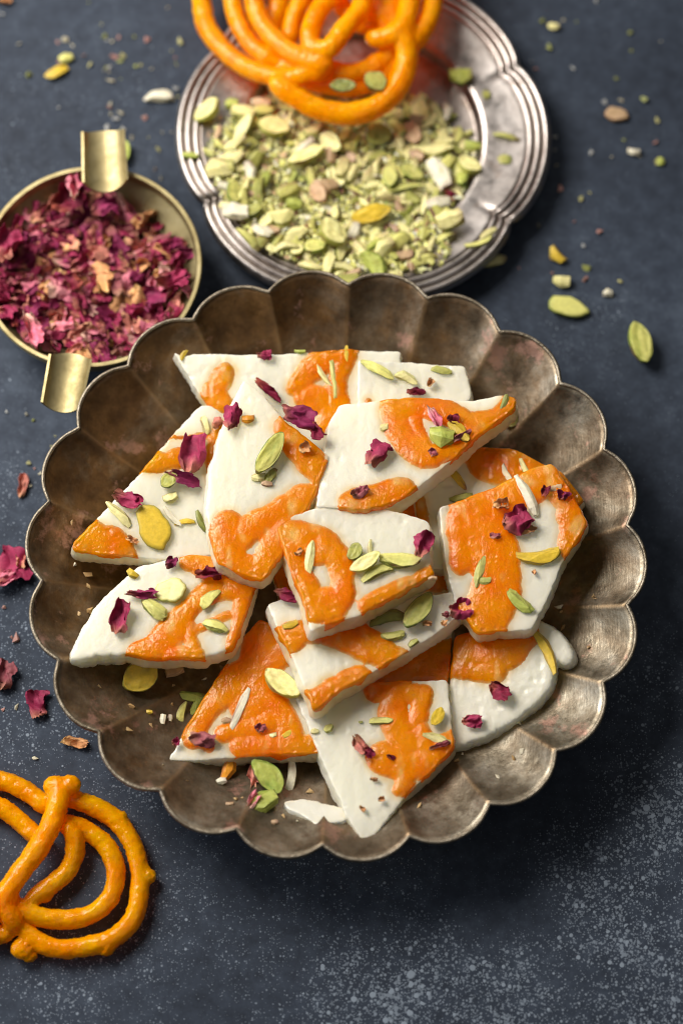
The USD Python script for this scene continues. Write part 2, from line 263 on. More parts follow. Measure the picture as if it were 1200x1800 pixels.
# ------------------------------------------------------------------ nuts and petals: single pieces
GREEN = {'lime': ((.70, .66, .19), (.16, .21, .03)), 'pale': ((.86, .77, .33), (.42, .42, .09)), 'yellow': ((.70, .46, .035), (.40, .33, .05)),
         'olive': ((.42, .41, .10), (.11, .14, .03)), 'dark': ((.25, .27, .06), (.06, .085, .02)), 'white': ((.80, .74, .54), (.72, .64, .42)),
         'tan': ((.55, .36, .20), (.36, .19, .10)), 'brown': ((.16, .05, .035), (.10, .03, .03)), 'bright': ((.46, .50, .10), (.14, .24, .03)), 'orange': ((.80, .30, .02), (.70, .22, .01))}
SKIN = np.array((.16, .045, .05))
ICO2 = trimesh.creation.icosphere(subdivisions=2); ICO3 = trimesh.creation.icosphere(subdivisions=3)
def nut_mesh(kind, L, W, H, rng, col, fine=True):
    """a piece of pistachio about the origin, long axis x, lying on z = 0: (vertices, faces, tint)"""
    cut, rim = np.array(GREEN[col][0]), np.array(GREEN[col][1])
    cut = cut * rng.uniform(.85, 1.12); rim = rim * rng.uniform(.8, 1.2); seed = rng.randrange(1000)
    if kind == 'half':
        b = ICO3 if fine else ICO2; v = np.array(b.vertices); f = np.array(b.faces)
        v[:, 0] *= 1 + .0 * v[:, 0]; e = np.abs(v[:, 0]); v[:, 1:] *= (1 - .28 * e ** 3)[:, None]
        v[:, 2] = np.where(v[:, 2] > .12, .12 + .10 * fbm(v, 2.2, seed) * (v[:, 2] > .35), v[:, 2])
        flat = np.clip((v[:, 2] - .02) / .1, 0, 1) * (np.array(b.vertices)[:, 2] > .30)
        v = v * (1 + .16 * fbm(v, 1.4, seed + 5)[:, None]) * [1, 1 + .18 * math.sin(seed), 1] + np.c_[0 * v[:, 0], .14 * math.sin(seed * 3) * (v[:, 0] ** 2 - .5), .05 * fbm(v, 3.0, seed + 6)]
        sk = np.clip(fbm(v, 1.7, seed + 9) * 2.5 - .2, 0, 1)[:, None]
        side = rim * (1 - .75 * sk) + SKIN * .75 * sk
        groove = np.clip(fbm(v * [.6, 1.4, 1], 2.2, seed + 12) * 2.4, 0, 1)[:, None] * .5
        t = side * (1 - flat[:, None]) + (cut * (1 - groove) + rim * 1.5 * groove) * flat[:, None]
        v = v + .035 * np.stack([fbm(v, 4.5, seed + 70 + k, 2) for k in range(3)], 1)
        v = v * [L / 2, W / 2, H]
    elif kind == 'slice':
        n = 20; a = np.linspace(0, 2 * math.pi, n, endpoint=False); R = 1 + .04 * np.sin(2 * a + seed) + .05 * np.sin(3 * a + 2 * seed) + .05 * np.sin(5 * a + seed) + .03 * np.sin(8 * a + seed)
        rings = [(0, .5), (.45, .5), (.78, .46), (.93, .40), (1.0, .05), (.95, -.45), (0, -.5)]
        v = []; t = []
        for k, (r, z) in enumerate(rings):
            v.append(np.stack([np.cos(a) * r * R, np.sin(a) * r * R, z + 0 * a], 1))
            t.append(np.tile(cut if k < 3 else (cut * .45 + rim * .55 if k == 3 else rim), (n, 1)))
        v = np.concatenate(v); t = np.concatenate(t); F = []
        for k in range(len(rings) - 1):
            i = k * n + np.arange(n); j = k * n + (np.arange(n) + 1) % n; F.append(np.stack([i, i + n, j + n, j], 1))
        F = np.concatenate(F); f = np.vstack([F[:, [0, 1, 2]], F[:, [0, 2, 3]]])
        v[:, 2] += .22 * fbm(v, 1.3, seed)
        v = v * [L / 2, W / 2, H]
    else:
        fine = fine and L > .005; P = []
        n = 5 if kind == 'sliver' else 6
        for x in ((-1, -.5, .1, .6, 1) if kind == 'sliver' else (-1, -.1, .9)):
            w = (1 - .52 * abs(x) ** 3.5 + .10 * x * math.sin(seed * 7)) if kind == 'sliver' else (1 - .35 * abs(x) ** 2)
            for k in range(n):
                a = 2 * math.pi * (k + rng.uniform(-.3, .3)) / n
                P.append((x + rng.uniform(-.08, .08), w * math.cos(a) * rng.uniform(.75, 1.05) + .12 * math.sin(2 * x + seed), w * math.sin(a) * rng.uniform(.7, 1.0)))
        h = trimesh.convex.convex_hull(np.array(P))
        if fine: h = h.subdivide(); h.vertices = h.vertices + .10 * np.stack([fbm(h.vertices, 2.3, seed + 60 + k) for k in range(3)], 1); h = h.subdivide(); h.vertices = h.vertices + .05 * np.stack([fbm(h.vertices, 5.0, seed + 63 + k, 2) for k in range(3)], 1)
        tri = h.triangles; v = tri.reshape(-1, 3); f = np.arange(len(v)).reshape(-1, 3); nn = np.repeat(h.face_normals, 3, 0)
        d = np.array([0, rng.uniform(-.4, .4), 1.]); up = np.clip(nn @ d * 1.4, 0, 1)[:, None]
        end = rng.random() < .45
        ends = np.clip(((v[:, 0] if end else nn[:, 1]) - .45) * 2.2, 0, 1)[:, None]
        t = rim * .8 * (1 - up) + cut * up
        bl = np.clip(fbm(v, 2.0, seed + 80) * 3 - .35, 0, 1)[:, None] * .75; t = t * (1 - bl * (1 - .75 * up)) + (SKIN * 1.2) * bl * (1 - .75 * up)
        gr = np.clip(fbm(v * [.5, 2, 1], 2.6, seed + 81) * 2.4, 0, 1)[:, None] * .55; t = t * (1 - gr) + (.5 * rim + .5 * cut * .8) * gr
        if rng.random() < .5: t = t * (1 - .8 * ends * (1 - .4 * up)) + SKIN * .8 * ends * (1 - .4 * up)
        v = v * [L / 2, W / 2, H / 2]; bend = (1 - (2 * v[:, 0] / L) ** 2); v[:, 2] += .15 * L * bend * rng.uniform(-.5, .5); v[:, 1] += .12 * L * bend * rng.uniform(-1, 1)
    v = v - [0, 0, v[:, 2].min()]
    return v, f, np.clip(t, .004, .9)
ROSE = {'magenta': ((.24, .010, .05), (.37, .045, .11), (.46, .18, .12)), 'maroon': ((.13, .007, .025), (.24, .018, .05), (.34, .08, .05)), 'pink': ((.62, .11, .22), (.68, .28, .30), (.72, .48, .36)),
        'tan': ((.56, .25, .11), (.62, .34, .15), (.66, .42, .18)), 'purple': ((.18, .011, .06), (.27, .03, .095), (.32, .11, .08)), 'salmon': ((.55, .16, .13), (.62, .26, .19), (.66, .36, .20)), 'dusty': ((.24, .05, .07), (.38, .12, .13), (.44, .22, .14))}
def petal_mesh(L, W, H, rng, col, n=8, crumple=1.15):
    """a dried, curled petal about the origin: base at -x; a thin closed sheet"""
    u, w = np.meshgrid(np.linspace(0, 1, n), np.linspace(-1, 1, n), indexing='ij')
    seed = rng.randrange(5000)
    q = np.stack([u * 1.6, w * .9, 0 * u], -1)
    width = np.sin(np.pi * (0.16 + 0.66 * u)) ** .5 * (0.72 + .38 * u) * (1 + .28 * fbm(q, 2.6, seed + 31))
    x = (u - .5) * (1 - .16 * w ** 2) + .08 * fbm(q, 4.1, seed + 33); y = w * width * .5
    curl = rng.uniform(.3, 1.4) * crumple * rng.choice([1, 1, -1]); curl2 = rng.uniform(-1.2, 1.4) * crumple; k1, k2 = rng.uniform(2.5, 5.5), rng.uniform(1.5, 4)
    z = curl * .5 * (w ** 2) * width + curl2 * .45 * (u - .4) ** 2 * 2 + crumple * .42 * fbm(q, 1.9, seed) + .30 * crumple * fbm(q, 4.3, seed + 3) + crumple * .22 * np.sin(w * k1 + k2 * u + seed) + .14 * np.abs(np.sin(u * k2 * 1.6 + w * k1 * .6 + seed))
    y = y * (1 - .35 * crumple * np.clip(np.abs(z), 0, 1)) + .18 * crumple * fbm(q, 2.4, seed + 7)
    x = x + .16 * crumple * fbm(q, 2.6, seed + 11)
    z = z - z.min(); z = z / max(z.max(), 1e-6)
    P = np.stack([x * L, y * W, z * H], -1).reshape(-1, 3)
    I = np.arange(n * n).reshape(n, n)
    Q = np.stack([I[:-1, :-1], I[1:, :-1], I[1:, 1:], I[:-1, 1:]], -1).reshape(-1, 4); Fq = np.vstack([Q[:, [0, 1, 2]], Q[:, [0, 2, 3]]])
    m = trimesh.Trimesh(P, Fq, process=False); nr = m.vertex_normals
    V = np.vstack([P, P - nr * .00022])
    N = n * n
    edge = np.concatenate([I[0, :], I[1:, -1], I[-1, -2::-1], I[-2:0:-1, 0]]); e2 = np.roll(edge, -1)
    E = np.vstack([np.stack([edge, e2, e2 + N], 1), np.stack([edge, e2 + N, edge + N], 1)])
    F = np.vstack([Fq, Fq[:, ::-1] + N, E[:, ::-1]])
    c0, c1, c2 = (np.array(c) for c in ROSE[col])
    k = np.clip(.5 + .8 * fbm(q, 2.6, seed + 20), 0, 1).reshape(-1, 1); b = np.clip(1 - u * 2.6, 0, 1).reshape(-1, 1)
    t = (c0 * (1 - k) + c1 * k) * (1 - b) + c2 * b
    t = np.clip(t * rng.uniform(.95, 1.35), .003, .9)
    return V, F, np.vstack([t, t * .9])
def place(v, c, ax, nrm, roll=0.0, pitch=0.0):
    """own axes (x long, z up) to a point c, long axis ax, normal nrm"""
    n = np.asarray(nrm, float); n = n / np.linalg.norm(n); x = np.asarray(ax, float); x = x - n * (x @ n); x /= np.linalg.norm(x); y = np.cross(n, x)
    R = np.stack([x, y, n], 1)
    cr, sr, cp, sp = math.cos(roll), math.sin(roll), math.cos(pitch), math.sin(pitch)
    A = np.array([[cp, 0, sp], [0, 1, 0], [-sp, 0, cp]]) @ np.array([[1, 0, 0], [0, cr, -sr], [0, sr, cr]])
    w = v @ A.T; w = w - [0, 0, w[:, 2].min()]
    return w @ R.T + c
def piece(kind, px, py, lpx, wpx, ang, col, plane, rng, hgt=None, sink=.0003, roll=None, pitch=None, fine=True):
    """a topping traced at a pixel; plane(px, py) gives the point under it and nrm the surface's normal"""
    P, nrm = plane
    c = P(px, py); a = math.radians(ang); dx, dy = math.cos(a), -math.sin(a)
    A, B = P(px - dx * lpx / 2, py - dy * lpx / 2), P(px + dx * lpx / 2, py + dy * lpx / 2)
    C, D = P(px - dy * wpx / 2, py + dx * wpx / 2), P(px + dy * wpx / 2, py - dx * wpx / 2)
    L, W = np.linalg.norm(B - A), np.linalg.norm(D - C)
    if kind == 'petal':
        v, f, t = petal_mesh(L * .92, W * 1.05, hgt or min(.5 * min(L, W) + .0014, .0065), rng, col, n=12)
        v = v - [0, 0, v[:, 2].min()]
        pitch = 0 if pitch is None else pitch; roll = 0 if roll is None else roll
    else:
        H = hgt or {'half': .45, 'slice': .22, 'sliver': .6, 'chunk': .7}[kind] * min(L, W)
        if kind == 'half': H = hgt or .55 * W
        if kind == 'slice': H = hgt or .0022
        v, f, t = nut_mesh(kind, L, W, H, rng, col, fine)
        if sink == .0004: sink = .0004 + .18 * min(H, .004)
        roll = rng.uniform(-.25, .25) if roll is None else roll; pitch = rng.uniform(-.1, .1) if pitch is None else pitch
    return place(v, c - nrm * sink, B - A, nrm, roll, pitch), f, t
def add_piece(name, pc, kind, parent=None):
    v, f, t = pc
    return obj(name, (v, f), M_PETAL if kind == 'petal' else M_NUT, parent, smooth=kind in ('petal', 'half', 'slice'), tint=t)

# ------------------------------------------------------------------ the shards of white chocolate bark
def densify(p, step):
    out = []
    for a, b in zip(p, np.roll(p, -1, 0)):
        k = max(1, int(np.linalg.norm(b - a) / step)); out.append(a + (b - a) * np.arange(k)[:, None] / k)
    return np.concatenate(out)
def smooth_outline(p, it=2):
    """round the traced corners a little (corner cutting near each vertex only)"""
    for _ in range(it):
        a, b = np.roll(p, 1, 0), np.roll(p, -1, 0)
        la, lb = np.linalg.norm(a - p, axis=1, keepdims=True), np.linalg.norm(b - p, axis=1, keepdims=True)
        ca, cb = np.minimum(.22, .0010 / la), np.minimum(.22, .0010 / lb)
        p = np.stack([p + (a - p) * ca, p + (b - p) * cb], 1).reshape(-1, 2)
    return p
def mesh_region(poly, step, ring):
    """points and triangles over a polygon with holes; the boundary loops come first"""
    loops = [densify(np.array(poly.exterior.coords)[:-1], ring)] + [densify(np.array(i.coords)[:-1], ring) for i in poly.interiors]
    inner = []
    x0, y0, x1, y1 = poly.bounds
    gx, gy = np.meshgrid(np.arange(x0, x1, step), np.arange(y0, y1, step * .866)); gx = gx + (np.arange(gx.shape[0]) % 2)[:, None] * step / 2
    pts = np.stack([gx.ravel(), gy.ravel()], 1)
    for d in (ring * .6, ring * 1.4):
        q = poly.buffer(-d)
        for gq in getattr(q, 'geoms', [q]):
            if gq.is_empty: continue
            for lp in [gq.exterior] + list(gq.interiors): inner.append(densify(np.array(lp.coords)[:-1], ring * 1.1))
    core = poly.buffer(-ring * 2.1)
    pts = pts[shapely.contains_xy(core, pts[:, 0], pts[:, 1])]
    P = np.concatenate(loops + inner + [pts]); P = P + 1e-7 * np.random.RandomState(1).randn(*P.shape)
    nb = sum(len(l) for l in loops)
    T = Delaunay(P).simplices; c = P[T].mean(1)
    T = T[shapely.contains_xy(poly.buffer(1e-6), c[:, 0], c[:, 1])]
    a, b, d = P[T[:, 0]], P[T[:, 1]], P[T[:, 2]]
    sg = (b[:, 0] - a[:, 0]) * (d[:, 1] - a[:, 1]) - (b[:, 1] - a[:, 1]) * (d[:, 0] - a[:, 0])
    T = np.where((sg < 0)[:, None], T[:, [0, 2, 1]], T)[np.abs(sg) > 1e-12]
    return P, T, [len(l) for l in loops], nb
CREAM = np.array((.91, .82, .60))
def make_shard(label, outline, z, g, strands, tops, thick=.0105, draft=.16, seed=0, cen=None, edge=.00022):
    rng = random.Random(seed + 7)
    pc = np.array(outline, float); o = at(*(pc.mean(0) if cen is None else cen), z)
    P3 = lambda px, py: at(px, py, z, g, o)
    nrm = np.array([-g[0], -g[1], 1.]); nrm /= np.linalg.norm(nrm)
    ex = np.array([1.0, 0.0, float(g[0])]); ex /= np.linalg.norm(ex); ey = np.cross(nrm, ex)
    to2 = lambda p: np.array([(p - o) @ ex, (p - o) @ ey])
    out = np.array([to2(P3(*q)) for q in pc])
    out = smooth_outline(out, 2); out = densify(out, .0006)
    # broken edges: small irregular bites
    cc = Polygon(out).buffer(0)
    jit = .0006 * fbm(np.c_[out, 0 * out[:, 0]], 380, seed, 4) - .0014 * np.clip(fbm(np.c_[out, 0 * out[:, 0]], 240, seed + 90, 2) - .45, 0, 1) + .0004 * fbm(np.c_[out, 0 * out[:, 0]], 90, seed + 1, 2)
    tg = np.roll(out, -1, 0) - np.roll(out, 1, 0); no = np.stack([tg[:, 1], -tg[:, 0]], 1); no /= np.linalg.norm(no, axis=1, keepdims=True)
    if Polygon(out).exterior.is_ccw is False: no = -no
    poly = Polygon(out + no * jit[:, None]).buffer(0)
    if poly.geom_type != 'Polygon': poly = max(poly.geoms, key=lambda a: a.area)
    if not poly.exterior.is_ccw: poly = Polygon(list(poly.exterior.coords)[::-1])
    ext = poly.exterior
    lift = lambda p2, h: o + p2[:, :1] * ex + p2[:, 1:2] * ey + np.asarray(h)[:, None] * nrm
    def base_h(p2):
        d = shapely.distance(shapely.points(p2), ext); p = np.c_[p2, 0 * p2[:, 0]]
        rel = .00030 * fbm(p, 60, seed + 2) + .00020 * fbm(p * [1, .3, 1], 420, seed + 3, 2) + .00010 * fbm(p, 700, seed + 4, 2) - .0005 * np.clip(fbm(p, 260, seed + 44, 2) - .42, 0, 1) / .3
        return rel - edge * np.clip(1 - d / (.0007 + .6 * edge), 0, 1) ** 2.0, d
    def side_push(p2, tt):
        p = np.c_[p2, tt * thick]
        return draft * thick * tt + (.0007 * fbm(p, 210, seed + 5, 3) + .00045 * fbm(p, 800, seed + 6, 2)) * np.minimum(1, tt * 4) - .0006 * np.clip(tt - .8, 0, 1) * 5
    def normals2(lp):
        tg = np.roll(lp, -2, 0) - np.roll(lp, 2, 0); n2 = np.stack([tg[:, 1], -tg[:, 0]], 1); return n2 / np.maximum(np.linalg.norm(n2, axis=1, keepdims=True), 1e-12)
    root = new_thing('chocolate_shard', label, 'chocolate bark', o - nrm * thick)
    # slab
    P, T, lens, nb = mesh_region(poly, .0011, .0006)
    h, _ = base_h(P); V = [lift(P, h)]; n0 = lens[0]; lp = P[:n0]; n2 = normals2(lp); h0 = h[:n0]
    F = [T]; base = len(P); V.append(lift(lp, h0)); prev = base + np.arange(n0); base += n0   # the broken edge is sharp: the side has its own rim
    for tt in (.10, .22, .36, .5, .64, .78, .9, 1.0):
        q = lp + n2 * side_push(lp, tt * np.ones(n0))[:, None]
        V.append(lift(q, h0 * (1 - tt) - thick * tt)); cur = base + np.arange(n0); base += n0
        a, b = prev, np.roll(prev, -1); c, d = cur, np.roll(cur, -1)
        F += [np.stack([a, c, d], 1), np.stack([a, d, b], 1)]; prev = cur
    q3 = V[-1]; V.append(lift(P, -thick + 0 * h)); F.append(T[:, ::-1] + base)
    V = np.concatenate(V); F = np.concatenate(F)
    # cream where a coil lies just under the skin is stained a warmer yellow
    samples, radii = [], []
    for q_, (ln, wd) in enumerate(strands):
        w2 = np.array([to2(P3(*q)) for q in ln])
        if len(ln) > 1:
            d_ = np.r_[0, np.cumsum(np.linalg.norm(np.diff(w2, axis=0), axis=1))]
            n_ = max(4, int(d_[-1] / .0008)); tq = np.linspace(0, d_[-1], n_)
            w2 = CubicSpline(d_, w2)(tq) if len(ln) > 2 else np.stack([np.interp(tq, d_, w2[:, k_]) for k_ in (0, 1)], 1)
        w2 = w2 + .0012 * np.stack([fbm(np.c_[w2, 0 * w2[:, 0]], 120, seed + 50 + q_), fbm(np.c_[w2, 0 * w2[:, 0]], 120, seed + 70 + q_)], 1)
        samples.append(w2); radii.append(wd * .54 * .000245 * (1 + .32 * fbm(np.c_[w2, 0 * w2[:, 0]], 150, seed + 30 + q_, 2)))
    reg = unary_union([Point(a_).buffer(max(r_, .0006), 12) for w2, rr_ in zip(samples, radii) for a_, r_ in zip(w2, rr_)]) if strands else Polygon()
    V2 = np.stack([(V - o) @ ex, (V - o) @ ey], 1)
    dd = shapely.distance(shapely.points(V2), reg) if strands else np.full(len(V), 1.)
    k = np.exp(-(dd / .0016) ** 1.2)[:, None] * (.42 + .40 * fbm(V, 260, seed + 8)[:, None])
    tint = CREAM * (1 + .03 * fbm(V, 70, seed)[:, None]); tint = tint * (1 - np.clip(k, 0, .8)) + np.array((.86, .46, .10)) * np.clip(k, 0, .8)
    obj('slab', (V, F), M_CREAM, root, smooth=True, tint=np.clip(tint, 0, .92))
    # embedded coils
    if strands:
        region = reg
        # uneven outline
        parts = []
        for gq in getattr(region, 'geoms', [region]):
            def wob(c):
                c = densify(np.array(c)[:-1], .0007); t_ = np.roll(c, -1, 0) - np.roll(c, 1, 0); m_ = np.stack([t_[:, 1], -t_[:, 0]], 1); m_ /= np.maximum(np.linalg.norm(m_, axis=1, keepdims=True), 1e-12)
                return c + m_ * (.0009 * fbm(np.c_[c, 0 * c[:, 0]], 260, seed + 11, 3) + .0016 * fbm(np.c_[c, 0 * c[:, 0]], 95, seed + 12, 2))[:, None]
            if gq.is_empty: continue
            parts.append(Polygon(wob(gq.exterior.coords), [wob(i.coords) for i in gq.interiors if Polygon(i).area > 4e-6]).buffer(0))
        region = unary_union(parts).intersection(poly)
        for gq in getattr(region, 'geoms', [region]):
            if gq.geom_type != 'Polygon' or gq.area < 6e-6: continue
            gq = shapely.geometry.polygon.orient(gq.simplify(.00015), 1.0)
            P, T, lens, nb = mesh_region(gq, .0008, .0006)
            bh, ds = base_h(P); pts = shapely.points(P)
            dome = np.zeros(len(P))
            for a, w in zip(samples, radii):
                D = np.linalg.norm(P[:, None] - a[None], axis=2) / (w * 1.06); r = D.min(1); wi = w[D.argmin(1)]
                dome = np.maximum(dome, np.sqrt(np.clip(1 - r * r, 0, 1)) * np.minimum(1.0, wi / .0045))
            p = np.c_[P, 0 * P[:, 0]]
            din = shapely.distance(pts, gq.boundary); inner_edge = ds > .0009
            fade = np.where(inner_edge, np.clip(din / .0020, 0, 1) ** .8, 1.0)
            hh = bh + (.0020 * (dome - .66) + .0006) * fade + .00006 + .00016 * fbm(p, 420, seed + 13, 3) * fade + .00028 * fbm(p, 140, seed + 14, 2) * fade + .00012 * fbm(p, 1100, seed + 21, 2) - .00016 * (1 - fade)
            V = [lift(P, hh)]; F = [T]; start = 0; base = len(P)
            tn = [np.clip(fade * (.42 + .75 * dome) + .22 * fbm(p, 160, seed + 15), 0, 1)]
            for n1 in lens:
                lp = P[start:start + n1]; n2 = normals2(lp); on = (ds[start:start + n1] < .0007).astype(float)
                prev = start + np.arange(n1); hh1 = hh[start:start + n1]
                dp = on * thick * np.clip(.30 + .5 * fbm(np.c_[lp, 0 * lp[:, 0]], 130, seed + 16, 2), .07, .8) + (1 - on) * .0009
                for tt in (.2, .45, .7, 1.0):
                    dpt = dp * tt; ps = side_push(lp, dpt / thick) + .00022
                    q = lp + n2 * (on * ps * (1 if tt < 1 else .2))[:, None]
                    V.append(lift(q, hh1 - dpt)); tn.append(np.full(n1, .75)); cur = base + np.arange(n1); base += n1
                    a, b = prev, np.roll(prev, -1); c, d = cur, np.roll(cur, -1)
                    F += [np.stack([a, c, d], 1), np.stack([a, d, b], 1)]; prev = cur
                start += n1
            V = np.concatenate(V); F = np.concatenate(F); tn = np.concatenate(tn)[:, None]
            pale, deep, red = np.array((.94, .60, .22)), np.array((1.0, .225, .0)), np.array((.99, .14, .0))
            tt = np.clip(tn * 1.6, 0, 1) * (1 - .38 * np.clip(fbm(V * [1, .5, 1], 190, seed + 18, 3)[:, None] * 3.2 - .9, 0, 1)); kr = np.clip(.35 + 1.1 * fbm(V, 110, seed + 19)[:, None], 0, 1); tint = pale * (1 - tt) + (deep * (1 - kr) + red * kr) * tt
            tint = tint * (1 + .12 * fbm(V, 200, seed + 17)[:, None])
            obj('coil_inlay', (V, F), M_ORANGE, root, smooth=True, tint=np.clip(tint, 0, 1))
    plane = (lambda px, py: P3(px, py), nrm)
    for (kind, px, py, lpx, wpx, ang, col) in tops:
        pc_ = piece(kind, px, py, lpx, wpx, ang, col, plane, rng, sink=.0004 if kind != 'petal' else -.0001)
        lift_in = 0.0
        add_piece('rose_petal' if kind == 'petal' else ('pistachio_slice' if kind == 'slice' else 'pistachio_piece'), (pc_[0] + nrm * .0006, pc_[1], pc_[2]), kind, root)
    return root
N, S, C, H, PT = 'slice', 'sliver', 'chunk', 'half', 'petal'

# lowest pieces first
make_shard('low orange shard mostly hidden in the shade under the middle of the heap', [(640, 1200), (700, 1100), (795, 1100), (786, 1200), (720, 1208)], .017, (0, .0),
           [([(640, 1170), (700, 1175), (790, 1165)], 90)], [], seed=1, thick=.009)
make_shard('orange topped shard lying in shade beneath the centre of the heap', [(470, 960), (560, 860), (760, 880), (790, 1060), (500, 1070)], .0165, (0, 0),
           [([(490, 930), (500, 1050), (640, 1060)], 70), ([(560, 880), (720, 890), (760, 1000)], 80)], [], seed=2, thick=.009)
make_shard('triangular shard with broad orange coils and a white almond sliver on it',
           [(296, 1336), (333, 1271), (360, 1225), (388, 1184), (420, 1130), (457, 1090), (500, 1110), (545, 1190), (562, 1325), (471, 1327), (340, 1337)], .0225, (0, -.04),
           [([(340, 1300), (365, 1245), (435, 1212), (500, 1260), (515, 1320)], 44), ([(460, 1095), (450, 1180), (440, 1235)], 66), ([(425, 1312), (556, 1312)], 40), ([(395, 1290), (470, 1270)], 40), ([(390, 1205), (500, 1150)], 56), ([(365, 1315), (340, 1300)], 24)],
           [(H, 493, 1210, 72, 38, -38, 'pale'), (S, 422, 1247, 78, 20, 64, 'white'), (PT, 357, 1303, 50, 32, -5, 'dusty'), (PT, 458, 1283, 16, 26, 80, 'dusty'), (PT, 310, 1308, 16, 14, 40, 'magenta'),
            (C, 480, 1293, 14, 12, 10, 'pale'), (C, 506, 1291, 20, 14, 30, 'yellow'), (C, 398, 1268, 18, 10, 0, 'tan'), (C, 470, 1262, 10, 8, 30, 'yellow')], seed=3)
make_shard('long narrow shard pointing down at the near edge, its lower tip bare cream',
           [(520, 1225), (600, 1195), (660, 1200), (785, 1196), (792, 1270), (797, 1313), (760, 1353), (712, 1399), (680, 1440), (648, 1480), (636, 1477), (615, 1445), (590, 1390), (555, 1310)], .0265, (0, -.07),
           [([(700, 1210), (690, 1260), (716, 1305)], 50), ([(660, 1215), (730, 1220)], 36), ([(745, 1222), (738, 1280), (752, 1318)], 40), ([(675, 1335), (740, 1345), (792, 1306)], 60), ([(703, 1388), (722, 1350)], 34), ([(655, 1330), (690, 1360)], 26)],
           [(S, 670, 1270, 42, 18, 5, 'lime'), (H, 766, 1264, 36, 26, 60, 'yellow'), (PT, 632, 1312, 40, 26, -60, 'salmon'), (PT, 646, 1326, 26, 18, -40, 'maroon'), (S, 768, 1299, 50, 18, -15, 'pale'), (PT, 772, 1313, 40, 10, 20, 'dusty'),
            (PT, 687, 1334, 18, 10, -20, 'maroon'), (C, 553, 1287, 14, 12, 0, 'pale'), (C, 578, 1282, 18, 16, 40, 'lime'), (S, 733, 1255, 8, 18, 80, 'bright'), (C, 634, 1270, 8, 6, 0, 'olive'), (PT, 657, 1372, 14, 9, 0, 'tan'), (PT, 637, 1424, 14, 9, -40, 'tan'), (PT, 670, 1408, 12, 12, 0, 'tan')], seed=4)
make_shard('shard with a rounded smooth edge and drip at the lower right of the heap',
           [(800, 1118), (870, 1100), (940, 1086), (970, 1100), (992, 1120), (1004, 1140), (1010, 1157), (997, 1170), (975, 1160), (972, 1190), (968, 1210), (945, 1235), (915, 1260), (855, 1295), (797, 1315), (789, 1250), (791, 1190)], .0265, (.20, .03),
           [([(795, 1125), (850, 1160), (910, 1115)], 66), ([(798, 1172), (870, 1178)], 42), ([(850, 1110), (915, 1110)], 40)],
           [(S, 958, 1150, 78, 22, -62, 'yellow'), (PT, 880, 1217, 44, 34, -40, 'maroon'), (PT, 832, 1270, 36, 28, 0, 'magenta')], seed=5, edge=.0014, thick=.0085)
make_shard('pale shard with one orange bulge, partly hidden on the right of the heap',
           [(728, 873), (800, 810), (850, 787), (900, 790), (935, 808), (985, 830), (1026, 880), (1000, 900), (880, 960), (800, 1000), (760, 1000), (738, 930)], .030, (.08, .06),
           [([(850, 805), (900, 820), (925, 812)], 70), ([(980, 845), (1012, 878)], 56), ([(735, 880), (745, 940)], 26)],
           [(S, 800, 838, 56, 16, -48, 'yellow'), (S, 810, 876, 40, 18, 10, 'olive'), (S, 920, 822, 34, 16, -60, 'pale'), (S, 893, 836, 40, 14, -60, 'white')], seed=6, thick=.010)
make_shard('broad ivory shard along the far wall with a ragged left corner',
           [(304, 618), (322, 626), (350, 622), (430, 624), (520, 621), (610, 615), (704, 617), (700, 720), (620, 780), (500, 800), (396, 745), (352, 695), (330, 660)], .034, (0, .10),
           [([(395, 652), (384, 672)], 40), ([(372, 688), (390, 710)], 36), ([(607, 617), (592, 680), (575, 745)], 40), ([(520, 682), (550, 645), (588, 628)], 44), ([(535, 700), (590, 705)], 50)],
           [(PT, 465, 626, 30, 20, 0, 'magenta'), (S, 585, 668, 66, 14, 95, 'lime'), (S, 572, 655, 70, 10, -60, 'pale'), (S, 609, 626, 34, 12, 85, 'yellow'), (S, 323, 625, 20, 10, 60, 'yellow'), (PT, 470, 688, 56, 22, -40, 'maroon'), (C, 528, 618, 20, 10, 0, 'bright')], seed=7, thick=.010)
make_shard('small squarish ivory shard at the far right of the heap with two green slivers',
           [(631, 632), (720, 638), (816, 643), (830, 697), (790, 730), (700, 745), (628, 725)], .036, (.0, .06), [([(645, 705)], 16)],
           [(S, 663, 652, 66, 20, -32, 'lime'), (S, 713, 668, 40, 20, -20, 'pale'), (PT, 756, 675, 18, 14, 60, 'tan'), (PT, 730, 690, 34, 16, 0, 'maroon'), (S, 775, 652, 36, 16, -5, 'olive')], seed=8, thick=.010)
make_shard('triangular shard with an orange tip on the left wall, bearing a yellow pistachio slice',
           [(352, 712), (300, 770), (250, 830), (185, 897), (127, 958), (131, 969), (205, 977), (290, 982), (392, 972), (410, 800), (392, 718)], .034, (-.10, .04),
           [([(120, 975), (160, 940), (205, 975)], 62), ([(250, 815), (335, 806)], 34), ([(280, 772), (360, 765)], 18), ([(300, 792), (340, 790)], 14), ([(386, 750), (375, 800), (380, 860)], 26), ([(228, 952)], 20)],
           [(PT, 340, 800, 76, 50, 80, 'magenta'), (PT, 322, 845, 66, 26, -20, 'purple'), (PT, 225, 880, 58, 30, -25, 'magenta'), (N, 270, 928, 82, 56, -65, 'yellow'), (H, 297, 850, 34, 28, 40, 'olive'), (C, 300, 875, 26, 22, 20, 'pale'), (S, 208, 905, 58, 18, -48, 'pale'),
            (S, 303, 908, 46, 12, -50, 'white'), (S, 325, 920, 36, 12, 5, 'yellow'), (S, 356, 918, 46, 14, -60, 'dark'), (S, 360, 748, 34, 16, 105, 'pale'), (PT, 380, 748, 24, 20, 60, 'salmon'), (PT, 232, 952, 26, 14, -30, 'tan')], seed=9)
